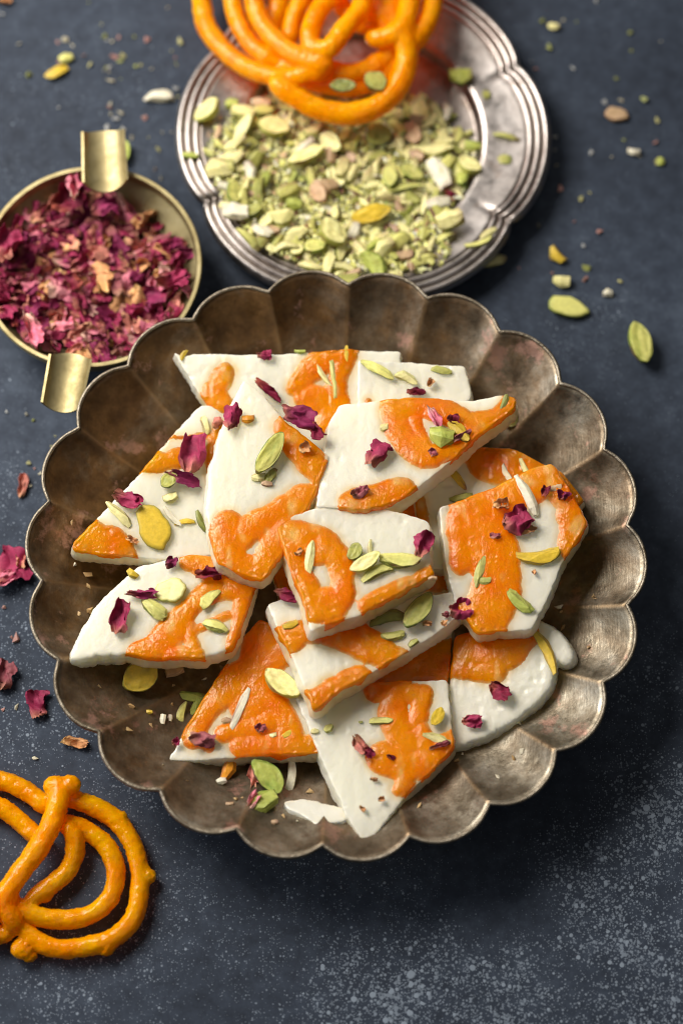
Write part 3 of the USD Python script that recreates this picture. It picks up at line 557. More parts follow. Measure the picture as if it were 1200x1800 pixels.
make_shard('rounded shard at the left with smooth ivory arc edge and pale round slice',
           [(122, 1160), (127, 1140), (136, 1118), (156, 1082), (182, 1051), (241, 996), (296, 984), (340, 975), (445, 985), (449, 1024), (432, 1080), (408, 1140), (350, 1158), (255, 1158), (237, 1150), (185, 1150)], .036, (-.02, -.05),
           [([(335, 985), (372, 1003)], 44), ([(245, 1150), (290, 1122), (335, 1065), (435, 1042)], 46), ([(300, 1152), (345, 1150)], 34), ([(425, 1045), (412, 1136)], 30), ([(345, 1108), (400, 1080)], 20), ([(330, 1100), (345, 1155)], 30)],
           [(N, 301, 1040, 56, 44, 20, 'pale'), (PT, 213, 1090, 66, 44, 75, 'magenta'), (PT, 250, 1047, 58, 20, 0, 'purple'), (S, 271, 1072, 56, 28, -38, 'lime'), (PT, 367, 1013, 50, 34, 5, 'maroon'), (PT, 300, 992, 26, 20, 40, 'purple'), (S, 370, 1056, 44, 24, 42, 'lime'), (S, 378, 1104, 44, 26, -20, 'lime'), (S, 430, 1012, 44, 26, -15, 'yellow'), (C, 233, 1010, 22, 18, -40, 'yellow')], seed=10, thick=.0105, draft=.16, edge=.0006)
make_shard('right hand shard with a wide orange band and rumpled magenta petal, near the right wall',
           [(771, 893), (860, 862), (905, 838), (945, 820), (970, 817), (1000, 860), (1032, 920), (990, 985), (965, 1045), (935, 1105), (840, 1113), (800, 1060), (785, 1000)], .040, (.07, .02),
           [([(835, 905), (862, 960), (872, 1030), (845, 1090)], 88), ([(805, 915), (812, 990)], 44), ([(880, 880), (960, 845)], 66), ([(970, 835), (1003, 890), (1012, 955)], 60), ([(800, 935), (860, 920)], 40)],
           [(PT, 908, 920, 56, 50, 20, 'magenta'), (PT, 988, 873, 18, 24, 70, 'purple'), (PT, 958, 866, 22, 18, 70, 'maroon'), (S, 975, 858, 26, 14, 10, 'tan'), (S, 924, 872, 78, 20, -62, 'white'), (S, 945, 977, 74, 30, 6, 'yellow'), (S, 844, 1005, 58, 18, 74, 'lime'), (S, 915, 1056, 54, 26, -38, 'bright'), (C, 852, 1020, 24, 18, 0, 'olive'), (PT, 880, 890, 30, 26, 10, 'tan'), (PT, 920, 935, 46, 16, 10, 'tan'), (PT, 870, 944, 12, 22, 80, 'dusty'), (PT, 938, 1007, 8, 10, 0, 'tan')], seed=11)
make_shard('ivory shard whose right half is a looping orange coil ending in a point',
           [(596, 712), (677, 703), (740, 700), (820, 705), (880, 694), (906, 700), (905, 720), (840, 766), (790, 812), (740, 850), (704, 880), (640, 897), (555, 890), (570, 800), (577, 745)], .045, (.03, -.10),
           [([(690, 708), (700, 760), (745, 800)], 46), ([(700, 717), (770, 722), (830, 742), (905, 704)], 48), ([(755, 805), (830, 760)], 46), ([(620, 885), (705, 862)], 54), ([(730, 740), (748, 782)], 26)],
           [(PT, 662, 802, 56, 42, 50, 'magenta'), (C, 777, 768, 44, 40, 0, 'bright'), (S, 806, 760, 46, 26, -40, 'yellow'), (PT, 796, 742, 22, 18, 0, 'maroon'), (PT, 760, 800, 14, 18, 70, 'dusty'), (S, 883, 710, 32, 14, 70, 'dark'), (PT, 810, 770, 40, 16, 30, 'dusty'), (PT, 633, 870, 34, 22, 20, 'dusty'), (PT, 762, 735, 40, 20, -60, 'pink'), (C, 675, 752, 14, 16, 0, 'pale')], seed=12, draft=.20, thick=.0100)
make_shard('tall pointed shard with a long curved ivory edge and one big green pistachio half',
           [(429, 667), (468, 700), (503, 745), (545, 775), (579, 802), (562, 845), (545, 885), (520, 930), (494, 975), (460, 1022), (420, 1008), (383, 990), (369, 940), (362, 890), (368, 830), (385, 765), (405, 715)], .046, (-.02, .02),
           [([(503, 752), (530, 790), (565, 835)], 54), ([(540, 876), (475, 908), (420, 940)], 54), ([(400, 925), (410, 985), (455, 1005)], 54), ([(500, 925), (470, 990)], 56)],
           [(PT, 408, 738, 44, 34, 80, 'magenta'), (C, 436, 738, 22, 20, 0, 'orange'), (H, 470, 800, 84, 40, 58, 'lime'), (C, 455, 840, 24, 20, 0, 'pale'), (S, 478, 838, 30, 20, 60, 'olive'), (PT, 525, 735, 66, 46, -20, 'purple'), (PT, 556, 762, 36, 26, -50, 'maroon'), (C, 470, 851, 20, 14, 0, 'tan'), (PT, 535, 792, 22, 26, 40, 'tan')], seed=13, draft=.20)
make_shard('long thick shard just below the topmost one, its cut near side showing',
           [(470, 1063), (530, 1040), (640, 1060), (760, 1046), (818, 1038), (838, 1058), (770, 1110), (703, 1153), (640, 1190), (585, 1222), (553, 1250), (538, 1215), (515, 1160), (490, 1112)], .0355, (0, -.07),
           [([(495, 1128), (560, 1112), (640, 1138), (695, 1160)], 50), ([(560, 1105), (640, 1150), (690, 1165)], 30), ([(540, 1232), (600, 1208), (630, 1190)], 44), ([(615, 1095), (690, 1150)], 34), ([(500, 1110), (580, 1090)], 30)],
           [(H, 735, 1080, 76, 34, 52, 'olive'), (S, 682, 1092, 66, 24, 12, 'dark'), (S, 690, 1118, 40, 20, 10, 'lime'), (PT, 808, 1078, 42, 40, 20, 'magenta'), (PT, 782, 1083, 14, 12, 0, 'dusty'), (PT, 780, 1098, 12, 12, 0, 'tan'), (C, 727, 1132, 20, 16, 30, 'olive'), (PT, 503, 1050, 42, 24, -15, 'magenta'), (C, 511, 1100, 28, 18, 20, 'yellow'), (PT, 750, 1100, 18, 12, 0, 'tan')], seed=14, draft=.20, thick=.0105)
make_shard('topmost shard at the middle of the heap, its far edge a smooth ivory arc',
           [(487, 928), (515, 907), (550, 895), (590, 889), (630, 889), (665, 893), (712, 904), (754, 918), (757, 1000), (761, 1011), (690, 1049), (630, 1082), (555, 1104), (547, 1110), (530, 1050), (513, 1010), (497, 960)], .047, (-.02, -.05),
           [([(502, 940), (560, 950), (592, 980), (602, 1040), (580, 1075)], 48), ([(503, 965), (530, 1022), (560, 1075)], 44), ([(640, 1065), (700, 1035), (760, 1012)], 34), ([(535, 955), (560, 975)], 40), ([(555, 1050), (585, 1050)], 40)],
           [(PT, 741, 960, 48, 34, 75, 'magenta'), (H, 643, 994, 62, 30, 30, 'pale'), (S, 702, 988, 72, 32, -6, 'lime'), (S, 662, 1012, 56, 22, 22, 'lime'), (H, 624, 975, 34, 30, 60, 'olive'), (S, 546, 980, 56, 20, 80, 'pale'), (S, 650, 966, 34, 10, 85, 'pale'), (PT, 525, 973, 18, 10, 30, 'tan'), (C, 760, 1018, 16, 10, 0, 'tan')], seed=15, draft=.20, thick=.0105)

# ------------------------------------------------------------------ loose bits in the bowl
rng = random.Random(41)
BOWL = (lambda px, py: (lambda p: at(px, py, bowl_z(p[0], p[1])))(at(px, py, bowl_z(*at(px, py, .01)[:2]))), np.array([0, 0, 1.]))
def loose(name, label, cat, kind, px, py, l, w, a, col, plane=None, h=None, group=None, **k):
    if plane is None:
        c_ = BOWL[0](px, py); z_ = c_[2]; plane = (lambda a_, b_: at(a_, b_, z_), np.array([0, 0, 1.]))
    o_ = add_piece(name, piece(kind, px, py, l, w, a, col, plane, rng, hgt=h, sink=0, **k), kind)
    tag(o_.GetPrim(), label, cat, group); return o_
loose('pistachio_half', 'yellow green pistachio half lying in the bowl beneath the rounded left shard', 'nut', H, 246, 1190, 70, 50, 40, 'yellow')
loose('almond_piece', 'small tan nut flake in the bowl right of the yellow pistachio half', 'nut', C, 308, 1182, 34, 24, 15, 'tan')
loose('pistachio_sliver', 'bright green pistachio sliver lying level in the bowl left of the triangular coil shard', 'nut', S, 336, 1225, 58, 20, -8, 'bright')
loose('pistachio_sliver', 'short upright green sliver in the bowl nearest the two white sugar grains', 'nut', S, 322, 1254, 38, 16, 80, 'lime')
loose('pistachio_sliver', 'dark green sliver tucked against the triangular coil shard', 'nut', S, 345, 1243, 36, 16, 55, 'bright')
loose('pistachio_half', 'plump bright green pistachio half between small orange crumb and white slivers', 'nut', H, 470, 1370, 72, 44, -48, 'bright')
loose('pistachio_half', 'small green pistachio chunk with pink skin at the near wall of the bowl', 'nut', C, 465, 1412, 52, 44, 20, 'bright')
loose('pistachio_skin', 'pinkish white nut skin pressed against the plump green pistachio half', 'nut skin', PT, 446, 1372, 50, 22, 80, 'salmon')
loose('pistachio_skin', 'pale pink nut skin under the green chunk at the near wall', 'nut skin', PT, 446, 1408, 34, 22, 60, 'pink')
loose('almond_sliver', 'upright white almond sliver standing beside the plump green pistachio half', 'nut', S, 503, 1370, 84, 18, 78, 'white')
loose('orange_crumb', 'broken orange coil crumb in the bowl below the triangular shard', 'coil crumb', C, 398, 1353, 44, 28, 75, 'orange')
loose('sugar_crumb', 'white crumb just below the broken orange coil crumb', 'crumb', C, 391, 1375, 18, 16, 20, 'white')
loose('sugar_crumb', 'left one of two white sugar grains at the foot of the flutes', 'crumb', C, 287, 1265, 18, 14, 80, 'white')
loose('sugar_crumb', 'right one of two white sugar grains at the foot of the flutes', 'crumb', C, 299, 1262, 12, 10, 80, 'white')
loose('nut_crumb', 'tiny yellow crumb left of the white sugar grains', 'crumb', C, 263, 1252, 12, 10, 0, 'yellow')
loose('nut_crumb', 'tan crumb on the near wall, below the orange coil crumb', 'crumb', C, 404, 1414, 14, 10, 0, 'tan')
loose('nut_crumb', 'tan crumb on the near wall, below the green chunk', 'crumb', C, 483, 1446, 12, 10, 0, 'tan')
loose('pistachio_piece', 'pale green nut cube resting by the pointed end of the looping coil shard', 'nut', C, 897, 738, 30, 26, 35, 'pale')
make_frag = make_shard('small ivory splinter lying alone at the near wall of the bowl', [(498, 1409), (530, 1404), (560, 1410), (600, 1421), (612, 1432), (606, 1444), (580, 1446), (556, 1452), (545, 1440), (520, 1428), (505, 1422)], .0245, (.02, -.46), [], [], thick=.006, seed=21)
bits = []
for i in range(130):
    a = rng.uniform(math.pi * .95, math.pi * 2.0); r = rng.uniform(.06, .118); p = BC + [r * math.cos(a), r * math.sin(a), 0]
    s = rng.uniform(.0004, .0010); m = trimesh.convex.convex_hull(np.array([[rng.gauss(0, s) for _ in range(3)] for _ in range(9)])); m.apply_translation([p[0], p[1], bowl_z(p[0], p[1]) + s * .6]); bits.append(m)
bm = trimesh.util.concatenate(bits)
o_ = obj('fine_crumbs', bm, M_NUT, tint=np.concatenate([np.tile([(.42, .25, .10), (.80, .72, .52), (.55, .36, .16)][i % 3], (len(b_.vertices), 1)) for i, b_ in enumerate(bits)]))
tag(o_.GetPrim(), 'fine tan and ivory crumbs scattered over the bowl floor and flutes', 'crumbs', kind='stuff')

# ------------------------------------------------------------------ jalebi coils
def spline(pts, n):
    p = np.array(pts, float); d = np.r_[0, np.cumsum(np.linalg.norm(np.diff(p, axis=0), axis=1))]
    return CubicSpline(d, p)(np.linspace(0, d[-1], n))
def jalebi(label, strands, knobs, group=None):
    Vs, Fs, Ts, base = [], [], [], 0
    root = None; ms = []
    for i, (pts, zs, rad) in enumerate(strands):
        zz = np.interp(np.linspace(0, 1, len(pts)), np.linspace(0, 1, len(zs)), zs)
        W = np.array([at(px, py, z) for (px, py), z in zip(pts, zz)])
        L = np.linalg.norm(np.diff(W, axis=0), axis=1).sum(); n = max(12, int(L / .0011)); P = spline(W, n)
        s = np.linspace(0, L, n); q = np.stack([s, 0 * s + i, 0 * s], 1)
        r = rad * (1 + .10 * fbm(q, 75, i + 3, 2) + .05 * fbm(q, 300, i + 9, 2)); e = np.minimum(s, L - s); r = r * (.72 + .28 * np.clip(e / .004, 0, 1))
        P = P + np.c_[.0006 * fbm(q, 60, i + 20), .0006 * fbm(q, 60, i + 30), 0 * s]
        ms.append(tube(P, r, 22))
    for (px, py, z, r) in knobs:
        m = trimesh.creation.icosphere(subdivisions=3, radius=r); m.apply_scale([1.1, 1, .85]); m.apply_translation(at(px, py, z)); ms.append(m)
    import manifold3d
    def man(m):
        if m.volume < 0: m.invert()
        return manifold3d.Manifold(manifold3d.Mesh(np.asarray(m.vertices, np.float32), np.asarray(m.faces, np.uint32)))
    u = manifold3d.Manifold.batch_boolean([man(m) for m in ms], manifold3d.OpType.Add).refine_to_length(.0014).to_mesh()
    m = trimesh.Trimesh(u.vert_properties[:, :3], u.tri_verts, process=True); m.merge_vertices()
    trimesh.smoothing.filter_laplacian(m, lamb=.5, iterations=9, volume_constraint=False)
    for _ in range(3):                                   # no slivers or spikes left from the union
        nb = [np.array(a) for a in m.vertex_neighbors]; v = np.array(m.vertices)
        far = [i for i, a in enumerate(nb) if len(a) == 0 or np.linalg.norm(v[a] - v[i], axis=1).max() > .0032]
        for i in far:
            if len(nb[i]): v[i] = np.median(v[nb[i]], axis=0)
        m.vertices = v
    v = np.array(m.vertices); f = np.array(m.faces)
    nr = np.nan_to_num(np.array(m.vertex_normals)); v = v + nr * .00025
    v = v + nr * (.00042 * fbm(v, 260, 5, 3) + .00042 * fbm(v, 800, 15, 3) + .0005 * np.clip(fbm(v, 900, 6, 2), 0, 1))[:, None]
    k = np.clip(.5 + .9 * fbm(v, 130, 7), 0, 1)[:, None]; sp = np.clip(fbm(v, 700, 8, 2) * 3 - 1.2, 0, 1)[:, None]
    t = np.array((1.0, .305, .001)) * (1 - k) + np.array((1.0, .19, .0)) * k; t = t * (1 - .30 * sp) + np.array((.60, .13, .003)) * .30 * sp
    o_ = obj('jalebi', (v, f), M_JALEBI, smooth=True, tint=t)
    tag(o_.GetPrim(), label, 'sweet coil'); return o_
R1 = .0041; z1, z2 = .0050, .0135
jalebi('orange fried syrup coil lying on the table at the lower left of the bowl', [
    ([(88, 1402), (130, 1405), (180, 1425), (225, 1470), (243, 1520), (246, 1570), (230, 1620), (190, 1653), (130, 1668), (75, 1660), (35, 1632), (5, 1600), (-30, 1560)], [.009, z1, z1, z1, z1, z1, z1, z1], R1),
    ([(95, 1445), (125, 1450), (165, 1468), (195, 1500), (204, 1540), (193, 1580), (160, 1608), (110, 1618), (60, 1610), (20, 1590), (-20, 1560)], [.0085, z1 + .0004, z1, z1, z1, z1, z1 + .002, .009], R1),
    ([(107, 1374), (102, 1410), (90, 1450), (65, 1495), (33, 1540), (5, 1580), (-30, 1625)], [.0125, .0135, .014, .0125, .0125, .013, .009], R1 * 1.12),
    ([(116, 1452), (132, 1490), (122, 1525), (92, 1555), (66, 1575), (50, 1586)], [.010, .0075, .0056, .0056, .0056, .007], R1 * .98),
    ([(90, 1425), (45, 1390), (0, 1372), (-50, 1380), (-105, 1420), (-140, 1490), (-140, 1560), (-100, 1625), (-40, 1645), (20, 1640)], [.0065, z1, z1, z1, z1, z1, z1, .007], R1),
    ([(88, 1476), (55, 1462), (20, 1432), (-25, 1415), (-70, 1435), (-100, 1490), (-95, 1550), (-55, 1590), (5, 1600)], [.0065, z1, z1, z1, z1, z1, z1, .007], R1),
    ([(0, 1585), (20, 1615), (30, 1635)], [.0125, .010, .006], R1 * 1.1)],
    [(259, 1541, .0052, .0034), (187, 1668, .005, .0030), (40, 1668, .005, .0044), (52, 1680, .004, .0028), (97, 1382, .0125, .0045), (122, 1380, .0125, .0044), (78, 1575, .005, .0030), (5, 1580, .011, .0062), (212, 1436, .006, .0025)])
R2 = .0047; za, zb = .026, .036
jalebi('orange fried syrup coil heaped on the far side of the silver plate', [
    ([(470, -190), (400, -140), (365, -70), (355, 0), (363, 45), (395, 88), (440, 120), (490, 135), (545, 128)], [.022, .020, .018, .018, .020, .022, .026, .030], R2),
    ([(520, -130), (470, -90), (447, -30), (450, 15), (470, 55), (505, 88), (545, 108), (580, 110)], [.032, .032, .030, .030, .030, .032, .034, .036], R2),
    ([(540, -90), (505, -40), (485, 20), (474, 70), (476, 100), (500, 118), (540, 122)], [.026, .024, .022, .021, .021, .024, .028], R2 * .95),
    ([(560, -40), (530, 0), (513, 40), (512, 72)], [.030, .027, .025, .023], R2 * .95),
    ([(660, -70), (610, -25), (565, 10), (546, 50), (550, 82), (572, 86), (602, 55), (630, 20), (645, -30), (660, -70)], [.034, .036, .037, .037, .037, .038, .040, .040, .038, .034], R2),
    ([(570, 118), (620, 128), (662, 112), (688, 80), (678, 48), (650, 15), (640, -30), (660, -90)], [.026, .026, .026, .028, .030, .030, .028, .026], R2 * 1.05),
    ([(480, 140), (520, 170), (570, 194), (620, 200), (665, 186), (700, 150), (714, 110), (712, 75), (690, 50)], [.030, .028, .026, .026, .027, .029, .032, .035, .036], R2 * 1.1),
    ([(530, 140), (590, 152), (645, 148), (685, 125), (705, 95)], [.024, .021, .021, .023, .027], R2 * .95),
    ([(725, -120), (722, -40), (716, 20), (700, 52), (672, 66), (650, 60)], [.034, .035, .037, .038, .036, .034], R2 * 1.05),
    ([(770, -110), (762, -30), (757, 20), (742, 55), (720, 80), (700, 90)], [.030, .031, .032, .033, .033, .033], R2 * 1.02),
    ([(620, -110), (585, -60), (590, -10), (612, 25), (645, 45), (680, 30), (690, -20), (670, -90)], [.030, .030, .029, .028, .028, .029, .030, .031], R2 * .92),
    ([(410, -110), (405, -40), (412, 20), (440, 75), (490, 108)], [.026, .026, .025, .025, .026], R2 * .9),
    ([(645, -30), (668, 5), (695, 40), (718, 62)], [.028, .029, .030, .031], R2),
    ([(365, -80), (420, -190), (520, -250), (640, -250), (740, -200), (770, -110)], [.018, .020, .024, .026, .028, .030], R2),
    ([(470, -100), (560, -180), (660, -180), (725, -120)], [.030, .032, .034, .034], R2)],
    [(556, 118, .031, .0072), (708, 60, .034, .0074)])

# ------------------------------------------------------------------ silver plate
PC = at(638, 235, .013); PR = np.linalg.norm(at(968, 240, .013) - PC) ; WELL = .635
def plate_mod(t):
    u = ((np.degrees(t) - 26) / 60.0) % 1.0 * 2 - 1
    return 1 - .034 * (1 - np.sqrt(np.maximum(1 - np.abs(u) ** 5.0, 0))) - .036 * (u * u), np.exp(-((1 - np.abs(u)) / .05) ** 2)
def make_plate():
    T = np.linspace(0, 2 * math.pi, 720, endpoint=False); nt = len(T); md, cr = plate_mod(T)
    prof = [(.004, .0045), (.30, .0045), (.52, .0047), (WELL - .030, .0052), (WELL - .015, .0066), (WELL, .0098), (WELL + .010, .0108), (WELL + .03, .0112), (.70, .0113), (.75, .0116), (.79, .0122), (.84, .0126), (.860, .0132), (.868, .0130)]
    x = .870
    for k in range(3):                      # three raised mouldings along the rim
        for q in np.linspace(0, 1, 9): prof.append((x + .040 * q, .0126 + .0005 * k + .0014 * math.sin(math.pi * q) ** .8))
        x += .043
    prof += [(1.0, .0125), (1.003, .0115), (.998, .0105)]
    inner = len(prof)
    prof += [(.90, .0095), (WELL + .02, .0075), (WELL - .02, .0022), (.3, .0016), (.004, .0016)]
    V, G = [], []
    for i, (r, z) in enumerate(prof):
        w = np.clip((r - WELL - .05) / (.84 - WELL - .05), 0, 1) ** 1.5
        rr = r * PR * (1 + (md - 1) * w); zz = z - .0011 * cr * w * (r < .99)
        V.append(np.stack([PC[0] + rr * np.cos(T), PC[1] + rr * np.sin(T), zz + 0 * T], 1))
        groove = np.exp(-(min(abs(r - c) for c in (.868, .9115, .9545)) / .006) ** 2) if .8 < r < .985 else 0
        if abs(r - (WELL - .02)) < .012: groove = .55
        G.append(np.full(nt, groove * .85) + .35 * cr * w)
    V = np.concatenate(V); F = []
    for k in range(len(prof) - 1):
        a = k * nt + np.arange(nt); b = k * nt + (np.arange(nt) + 1) % nt; F.append(np.stack([a, b, b + nt, a + nt], 1))
    F = np.concatenate(F); F = np.vstack([F[:, [0, 1, 2]], F[:, [0, 2, 3]]]); G = np.clip(np.concatenate(G), 0, 1)
    pl = new_thing('silver_plate', 'old silver plate with moulded wavy rim, strewn with chopped pistachios', 'plate', (PC[0], PC[1], 0))
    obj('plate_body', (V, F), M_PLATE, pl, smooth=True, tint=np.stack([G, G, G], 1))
    ft = trimesh.creation.revolve(np.array([[.055, 0], [.060, 0], [.060, .003], [.055, .003], [.055, 0]]), sections=64); ft.apply_translation([PC[0], PC[1], 0]); obj('foot_ring', ft, M_PLATE, pl, smooth=30)
make_plate()
def plate_z(x, y):
    r = math.hypot(x - PC[0], y - PC[1]) / PR
    return float(np.interp(r, [0, WELL - .03, WELL, .75, .83, 1], [.0046, .0052, .0098, .0116, .013, .0145]))
# chopped pistachios: a loose heap over the well and onto the left of the flange
HEAP = at(600, 320, .010)
def heap_h(px, py):
    """height of the heap above the plate at a pixel, zero outside it"""
    u = ((px - 598) / 268.) ; v = ((py - 325) / 190.)
    d = math.hypot(u, v)
    return max(0.0, 1 - d ** 3.0)
def in_heap(px, py):
    p = at(px, py, .010); r = math.hypot(p[0] - PC[0], p[1] - PC[1]) / PR
    if px > 560 and r > WELL - .02: return r < WELL + .02 and py > 370 or (py > 400 and px < 790 and r < .86)
    if r > .83: return False
    return heap_h(px, py) > 0
SEENL = {}
rng = random.Random(5); crumbs = []; ctint = []
def hz(px, py):
    p = at(px, py, .012); return plate_z(p[0], p[1]) + .0058 * heap_h(px, py) ** .8
cnt = 0
while cnt < 9000:
    px, py = rng.uniform(345, 850), rng.uniform(120, 512)
    if not in_heap(px, py) or rng.random() > .25 + heap_h(px, py): continue
    p = at(px, py, .012); h = heap_h(px, py); s = rng.uniform(.0006, .0017) * (1 if rng.random() < .8 else .6)
    m = ICO_T = None
    pts = np.array([[rng.gauss(0, 1), rng.gauss(0, .6), rng.gauss(0, .5)] for _ in range(7)]); pts = pts / np.linalg.norm(pts, axis=1, keepdims=True) * [1.3, .8, .6] * s
    a = rng.uniform(0, 6.28); Rz = np.array([[math.cos(a), -math.sin(a), 0], [math.sin(a), math.cos(a), 0], [0, 0, 1]])
    m = trimesh.convex.convex_hull(pts @ Rz.T)
    m.apply_translation([p[0], p[1], plate_z(p[0], p[1]) + rng.uniform(.0003, .0065) * h ** .8 + s * .4])
    c = np.array(GREEN[rng.choice(['pale', 'pale', 'pale', 'pale', 'lime', 'lime', 'olive', 'white', 'tan', 'brown' if rng.random() < .4 else 'pale'])][rng.choice([0, 0, 0, 0, 1])]) * rng.uniform(.8, 1.15)
    c = np.minimum(c * 1.3, .9); crumbs.append((np.array(m.vertices), np.array(m.faces))); ctint.append(np.tile(c, (len(m.vertices), 1))); cnt += 1
base = 0; VV, FF = [], []
for v, f in crumbs: VV.append(v); FF.append(f + base); base += len(v)
o_ = obj('pistachio_crumbs', (np.concatenate(VV), np.concatenate(FF)), M_NUT, tint=np.concatenate(ctint))
tag(o_.GetPrim(), 'fine chopped pistachio crumbs covering the well of the silver plate', 'chopped nuts', kind='stuff')
# the pieces one can pick out; the first ones where the photograph shows them
seen = [(372, 202, 62, 40, 35, 'pale', H), (408, 183, 28, 24, 0, 'bright', C), (388, 297, 62, 42, 15, 'pale', S), (335, 274, 34, 18, -10, 'bright', S), (414, 380, 56, 52, 0, 'white', N), (478, 234, 66, 40, -5, 'pale', H), (400, 292, 40, 34, 0, 'lime', C),
        (588, 252, 56, 40, -35, 'pale', H), (540, 282, 84, 40, 22, 'pale', H), (516, 362, 34, 34, 0, 'bright', C), (436, 425, 64, 24, -38, 'lime', S), (505, 335, 50, 40, 30, 'lime', N), (654, 374, 92, 44, 10, 'yellow', H), (760, 262, 92, 30, -2, 'pale', S),
        (775, 310, 70, 50, -60, 'white', N), (790, 385, 56, 46, 20, 'pale', C), (735, 460, 86, 24, 18, 'lime', S), (655, 468, 60, 50, -60, 'bright', N), (575, 420, 56, 40, -50, 'pale', H), (700, 340, 96, 26, 5, 'olive', S), (620, 405, 40, 30, 60, 'white', C),
        (553, 440, 46, 36, 10, 'lime', H), (815, 318, 40, 30, 60, 'bright', S), (755, 215, 52, 30, 40, 'pale', S), (660, 240, 60, 44, 20, 'olive', H), (700, 205, 40, 30, 0, 'pale', C), (840, 425, 60, 16, 15, 'lime', S), (858, 412, 40, 18, 40, 'pale', S), (712, 448, 36, 30, 0, 'tan', C), (545, 470, 50, 26, -8, 'pale', S), (600, 470, 60, 22, -12, 'pale', S), (480, 405, 30, 24, 0, 'tan', N), (500, 440, 60, 20, 5, 'pale', S)]
cols = ['pale'] * 9 + ['lime'] * 4 + ['olive', 'olive', 'white', 'bright', 'tan']
spots = list(seen); placed = [(a, b) for a, b, *_ in seen]
tries = 0
while len(spots) < 292 and tries < 60000:
    tries += 1
    px, py = rng.uniform(350, 850), rng.uniform(140, 505)
    if not in_heap(px, py) or heap_h(px, py) < .08: continue
    mind = min((px - a) ** 2 + (py - b) ** 2 for a, b in placed) ** .5
    if mind < 12: continue
    placed.append((px, py)); sz = rng.choice([18, 22, 25, 28, 34, 42])
    spots.append((px, py, sz, sz * rng.uniform(.35, .75), rng.uniform(0, 180), rng.choice(cols), rng.choice([S, S, C, C, C, H])))
PLATE = (lambda px, py: at(px, py, hz(px, py)), np.array([0, 0, 1.]))
for i, (px, py, l, w, a, col, kind) in enumerate(spots):
    onf = i < len(seen) and not in_heap(px, py)
    o_ = add_piece('pistachio_piece', piece(C if kind == N and i % 3 else kind, px, py, l * (.82 if i < len(seen) else 1), w * (.78 if i < len(seen) else 1), a, col, PLATE, rng, sink=0 if onf else .0010, fine=i < len(seen), roll=rng.uniform(-.5, .5), pitch=rng.uniform(-.3, .3)), C if kind == N and i % 3 else kind)
    cn = {'pale': 'pale yellow green', 'lime': 'lime green', 'olive': 'olive green', 'white': 'ivory white', 'bright': 'bright green', 'tan': 'pinkish tan', 'yellow': 'yellow'}[col]; kn = {S: 'sliver', C: 'chunk', H: 'half', N: 'slice'}[C if kind == N and i % 3 else kind]
    if i < len(seen):
        where = ('at the left edge of' if px < 420 else 'at the lower left of' if px < 520 and py > 380 else 'at the near edge of' if py > 430 else 'at the right of' if px > 720 else 'on top of') + ' the heap'
        lab = 'large %s pistachio %s %s' % (cn, kn, where)
        if lab in SEENL: lab += ', toward the coil' if py < SEENL[lab] else ', toward the bowl'
        SEENL[lab] = py
    else: lab = '%s %s pistachio %s in the heap on the silver plate' % ('small' if l < 32 else 'middling', cn, kn)
    tag(o_.GetPrim(), lab, 'nut', 'chopped pistachios on the silver plate')
FL = (lambda px, py: at(px, py, plate_z(*at(px, py, .012)[:2])), np.array([0, 0, 1.]))
loose('pistachio_ball', 'round green pistachio bead on the right flange of the silver plate', 'nut', C, 811, 136, 38, 36, 20, 'bright', FL, h=.008)
loose('pistachio_sliver', 'thin pale sliver lying on the bright right flange of the silver plate', 'nut', S, 890, 242, 46, 10, -12, 'olive', FL)
loose('pistachio_crumb', 'tiny green crumb just right of the round bead on the silver plate', 'nut', C, 855, 166, 14, 18, 0, 'olive', FL)
loose('nut_skin', 'brown nut skin fleck on the right flange of the silver plate', 'nut skin', C, 888, 280, 16, 28, 80, 'olive', FL, h=.0012)
JZ = (lambda px, py: at(px, py, .0325), np.array([0, 0, 1.]))
loose('pistachio_sliver', 'dark green pistachio sliver caught between the lower loops of the far orange coil', 'nut', H, 604, 156, 44, 26, 0, 'dark', (lambda px, py: at(px, py, .0275), np.array([0, 0, 1.])))
loose('pistachio_half', 'pale green pistachio half resting on the lowest loop of the far orange coil', 'nut', H, 656, 153, 40, 30, -45, 'olive', (lambda px, py: at(px, py, .0285), np.array([0, 0, 1.])))
loose('petal_piece', 'deep red petal scrap among the nuts at the right of the plate well', 'petal', PT, 792, 343, 26, 18, 0, 'maroon', PLATE)

